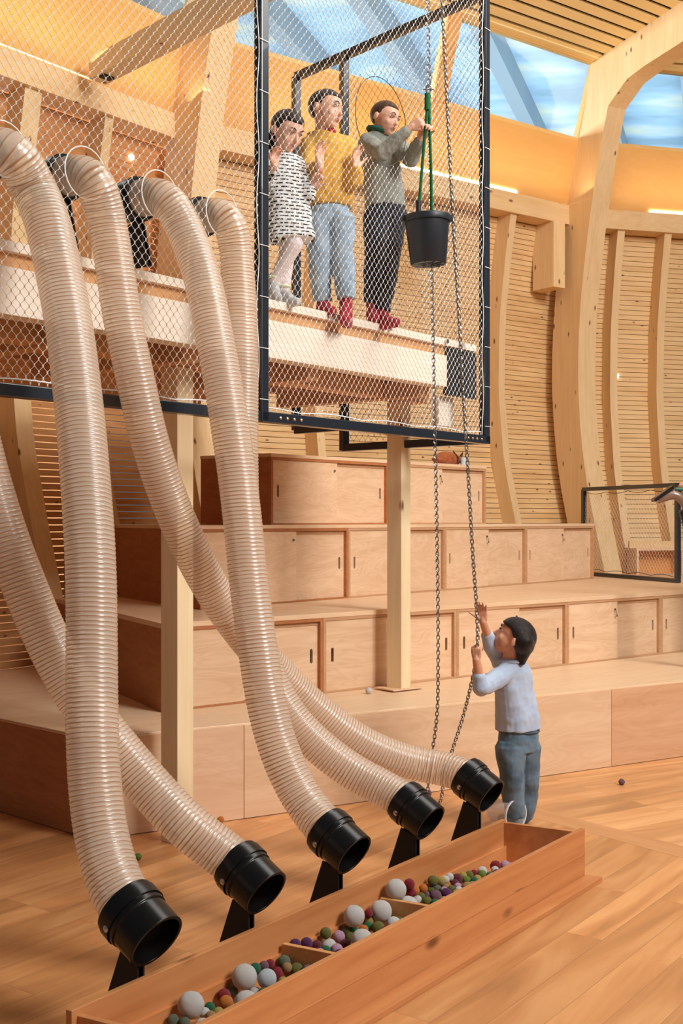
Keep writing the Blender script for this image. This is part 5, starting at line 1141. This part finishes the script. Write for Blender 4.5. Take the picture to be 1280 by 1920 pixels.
g = MB(); g.tube([nk+Vector((math.cos(a*.5236)*.056,math.sin(a*.5236)*.056,.0)) for a in range(12)], .012, 8, closed=True, flat=1.5); g.build('shirt_collar', m_sh, boyD, smooth=True)
m_j2 = cloth('mid_blue_denim', (76,96,112), (112,134,150), .6, 9, 420)
g = MB(); legs_pants(g, hpD+Vector((0,0,-.035)), [J(957,1400,6.06), J(988,1400,6.13)], [kA,kB], [aA,aB], (.078,.064,.050), side=sd, wr=(.112,.092)); organic(g, 'jeans', m_j2, boyD, .005, 2, .024, .10)
g = MB(); 
for (x_, y_, Yq) in ((985,1390,6.02),): g.box(J(x_,y_,Yq), (.075,.006,.07), .5)
# stitched belt line and loops
g = MB(); g.tube([hpD+Vector((math.cos(a*.2618)*.106,math.sin(a*.2618)*.088,.006)) for a in range(24)], .005, 5, closed=True); g.build('waistband_seam', plain('denim_seam', (70,84,100), .8), boyD, smooth=True)
g = MB(); foot(g, aA+Vector((0,0,-.02)), Vector((aA.x-.06,aA.y+.06,.032)), .030); foot(g, aB+Vector((0,0,-.02)), Vector((aB.x-.04,aB.y+.08,.032)), .030); organic(g, 'socks', cloth('grey_socks', (120,124,130), (140,142,148), .4, 60, 300), boyD, .005, 3)

# ---------- hand at the right edge with a horn-shaped listening tube
yy = 8.6
wr_ = J(1306,905,yy); sA = Vector((3.12,8.86,1.80)); eA = J(1392,962,yy+.06); px0_ = Vector((3.28,8.92,.51)); vz = lambda z, dx_=0, dy_=0: px0_+Vector((dx_,dy_,z-.51))
b = MB(); chainc(b, [sA, eA, wr_], [.048,.040,.028]); hE = .215; nk = vz(1.90)
q, Mt, bs_ = headparts(b, vz(2.06,-.01), (-.9,-.3,-.15), (0,0,1), hE, nk); cap(b, nk, vz(1.35), .07, .10); sB = vz(1.80,.13,.14); chainc(b, [sB, vz(1.55,.17,.20), vz(1.32,.12,.16)], [.048,.04,.027]); hand(b, vz(1.32,.12,.16), (-.1,0,-1), (-1,0,0), .95)
for dy_ in (-.08,.08): chainc(b, [vz(1.35,.01,dy_), vz(.98,-.01,dy_), vz(.60,.01,dy_)], [.08,.06,.042]); hand(b, wr_, (-1,0,.0), (-.1,.3,-.9), 1.0, (30,40,30), 2, -1, 25, 35)
hp_ = organic(b, 'person', M['skin2'], None, .0042, 3); tag(hp_, 'person at the right edge, only a hand in view, holding a horn-shaped speaking tube', 'person')
face(hp_, q, Mt, hE, hm, .8); hair(hp_, vz(2.06,-.01), bs_, hE, hm, .07, .5, -.2, -.85)
g = MB(); torso(g, [vz(1.28), vz(1.45), vz(1.66), vz(1.80), vz(1.87), vz(1.91)], [.17,.165,.18,.175,.12,.07], [.12,.115,.125,.11,.09,.065], (.05,.1,0)); chainc(g, [vz(1.80,.06,.06), sB, vz(1.55,.17,.20), vz(1.36,.13,.17)], [.08,.07,.056,.04]); organic(g, 'jumper', cloth('charcoal_jumper', (52,54,60), (66,68,74)), hp_, .007, 3, .02, .08)
g = MB(); legs_pants(g, vz(1.34), [vz(1.30,0,-.08), vz(1.30,0,.08)], [vz(.98,-.01,-.08), vz(.98,-.01,.08)], [vz(.60,.01,-.08), vz(.60,.01,.08)], (.10,.075,.06), side=(.05,1,0), wr=(.16,.12)); organic(g, 'trousers', m_pt, hp_, .007, 3)
g = MB(); foot(g, vz(.60,.01,-.08), vz(.548,-.16,-.09), .040); foot(g, vz(.60,.01,.08), vz(.548,-.16,.07), .040); organic(g, 'shoes', plain('dark_shoes', (36,32,30), .6), hp_, .006, 3)
g = MB(); chainc(g, [vz(1.80,-.06,-.03), sA, eA, eA.lerp(wr_,.5)], [.08,.07,.056,.042]); organic(g, 'sleeve', plain('dark_sleeve', (40,40,44), .8), hp_, .006, 2)
horn = empty('speaking_tube', tuple(J(1285,925,yy+.0)), 'brown horn-shaped mouthpiece on a dark coiled hose, held at the right edge of the photo', 'tube')
g = MB(); pp = catmull([J(1230,938,yy),J(1242,932,yy),J(1262,926,yy),J(1278,935,yy+.0),J(1288,955,yy)], 6); rr_ = [.030+.016*math.sin(i/len(pp)*3.0)*1.0 for i in range(len(pp))]; g.tube(pp, rr_, 20, flat=.8); g.build('mouthpiece', plain('taupe_plastic_horn', (128,98,80), .3, coat=.5), horn, smooth=True)
g = MB(); g.extr([J(1226,936,yy-.05),J(1262,910,yy-.04),J(1264,916,yy-.04),J(1228,941,yy-.05)], (0,.10,0)); g.build('mouthpiece_rim', M['plastic'], horn)
g = MB(); pp = resample(catmull([J(1282,955,yy),J(1290,985,yy),J(1296,1030,yy),J(1300,1100,yy),J(1304,1180,yy),J(1316,1246,yy+.02)], 8), .006); g.tube(pp, [.046 if (i//2)%2 else .038 for i in range(len(pp))], 18); g.build('coiled_hose', plain('dark_coil_hose', (38,46,52), .25, .3), horn, smooth=True)
g = MB(); g.tube([J(1266,917,yy-.02),J(1282,918,yy-.03),J(1292,926,yy-.03)], .014, 8); g.build('green_grip', plain('green_grip', (24,96,80), .5), horn, smooth=True)
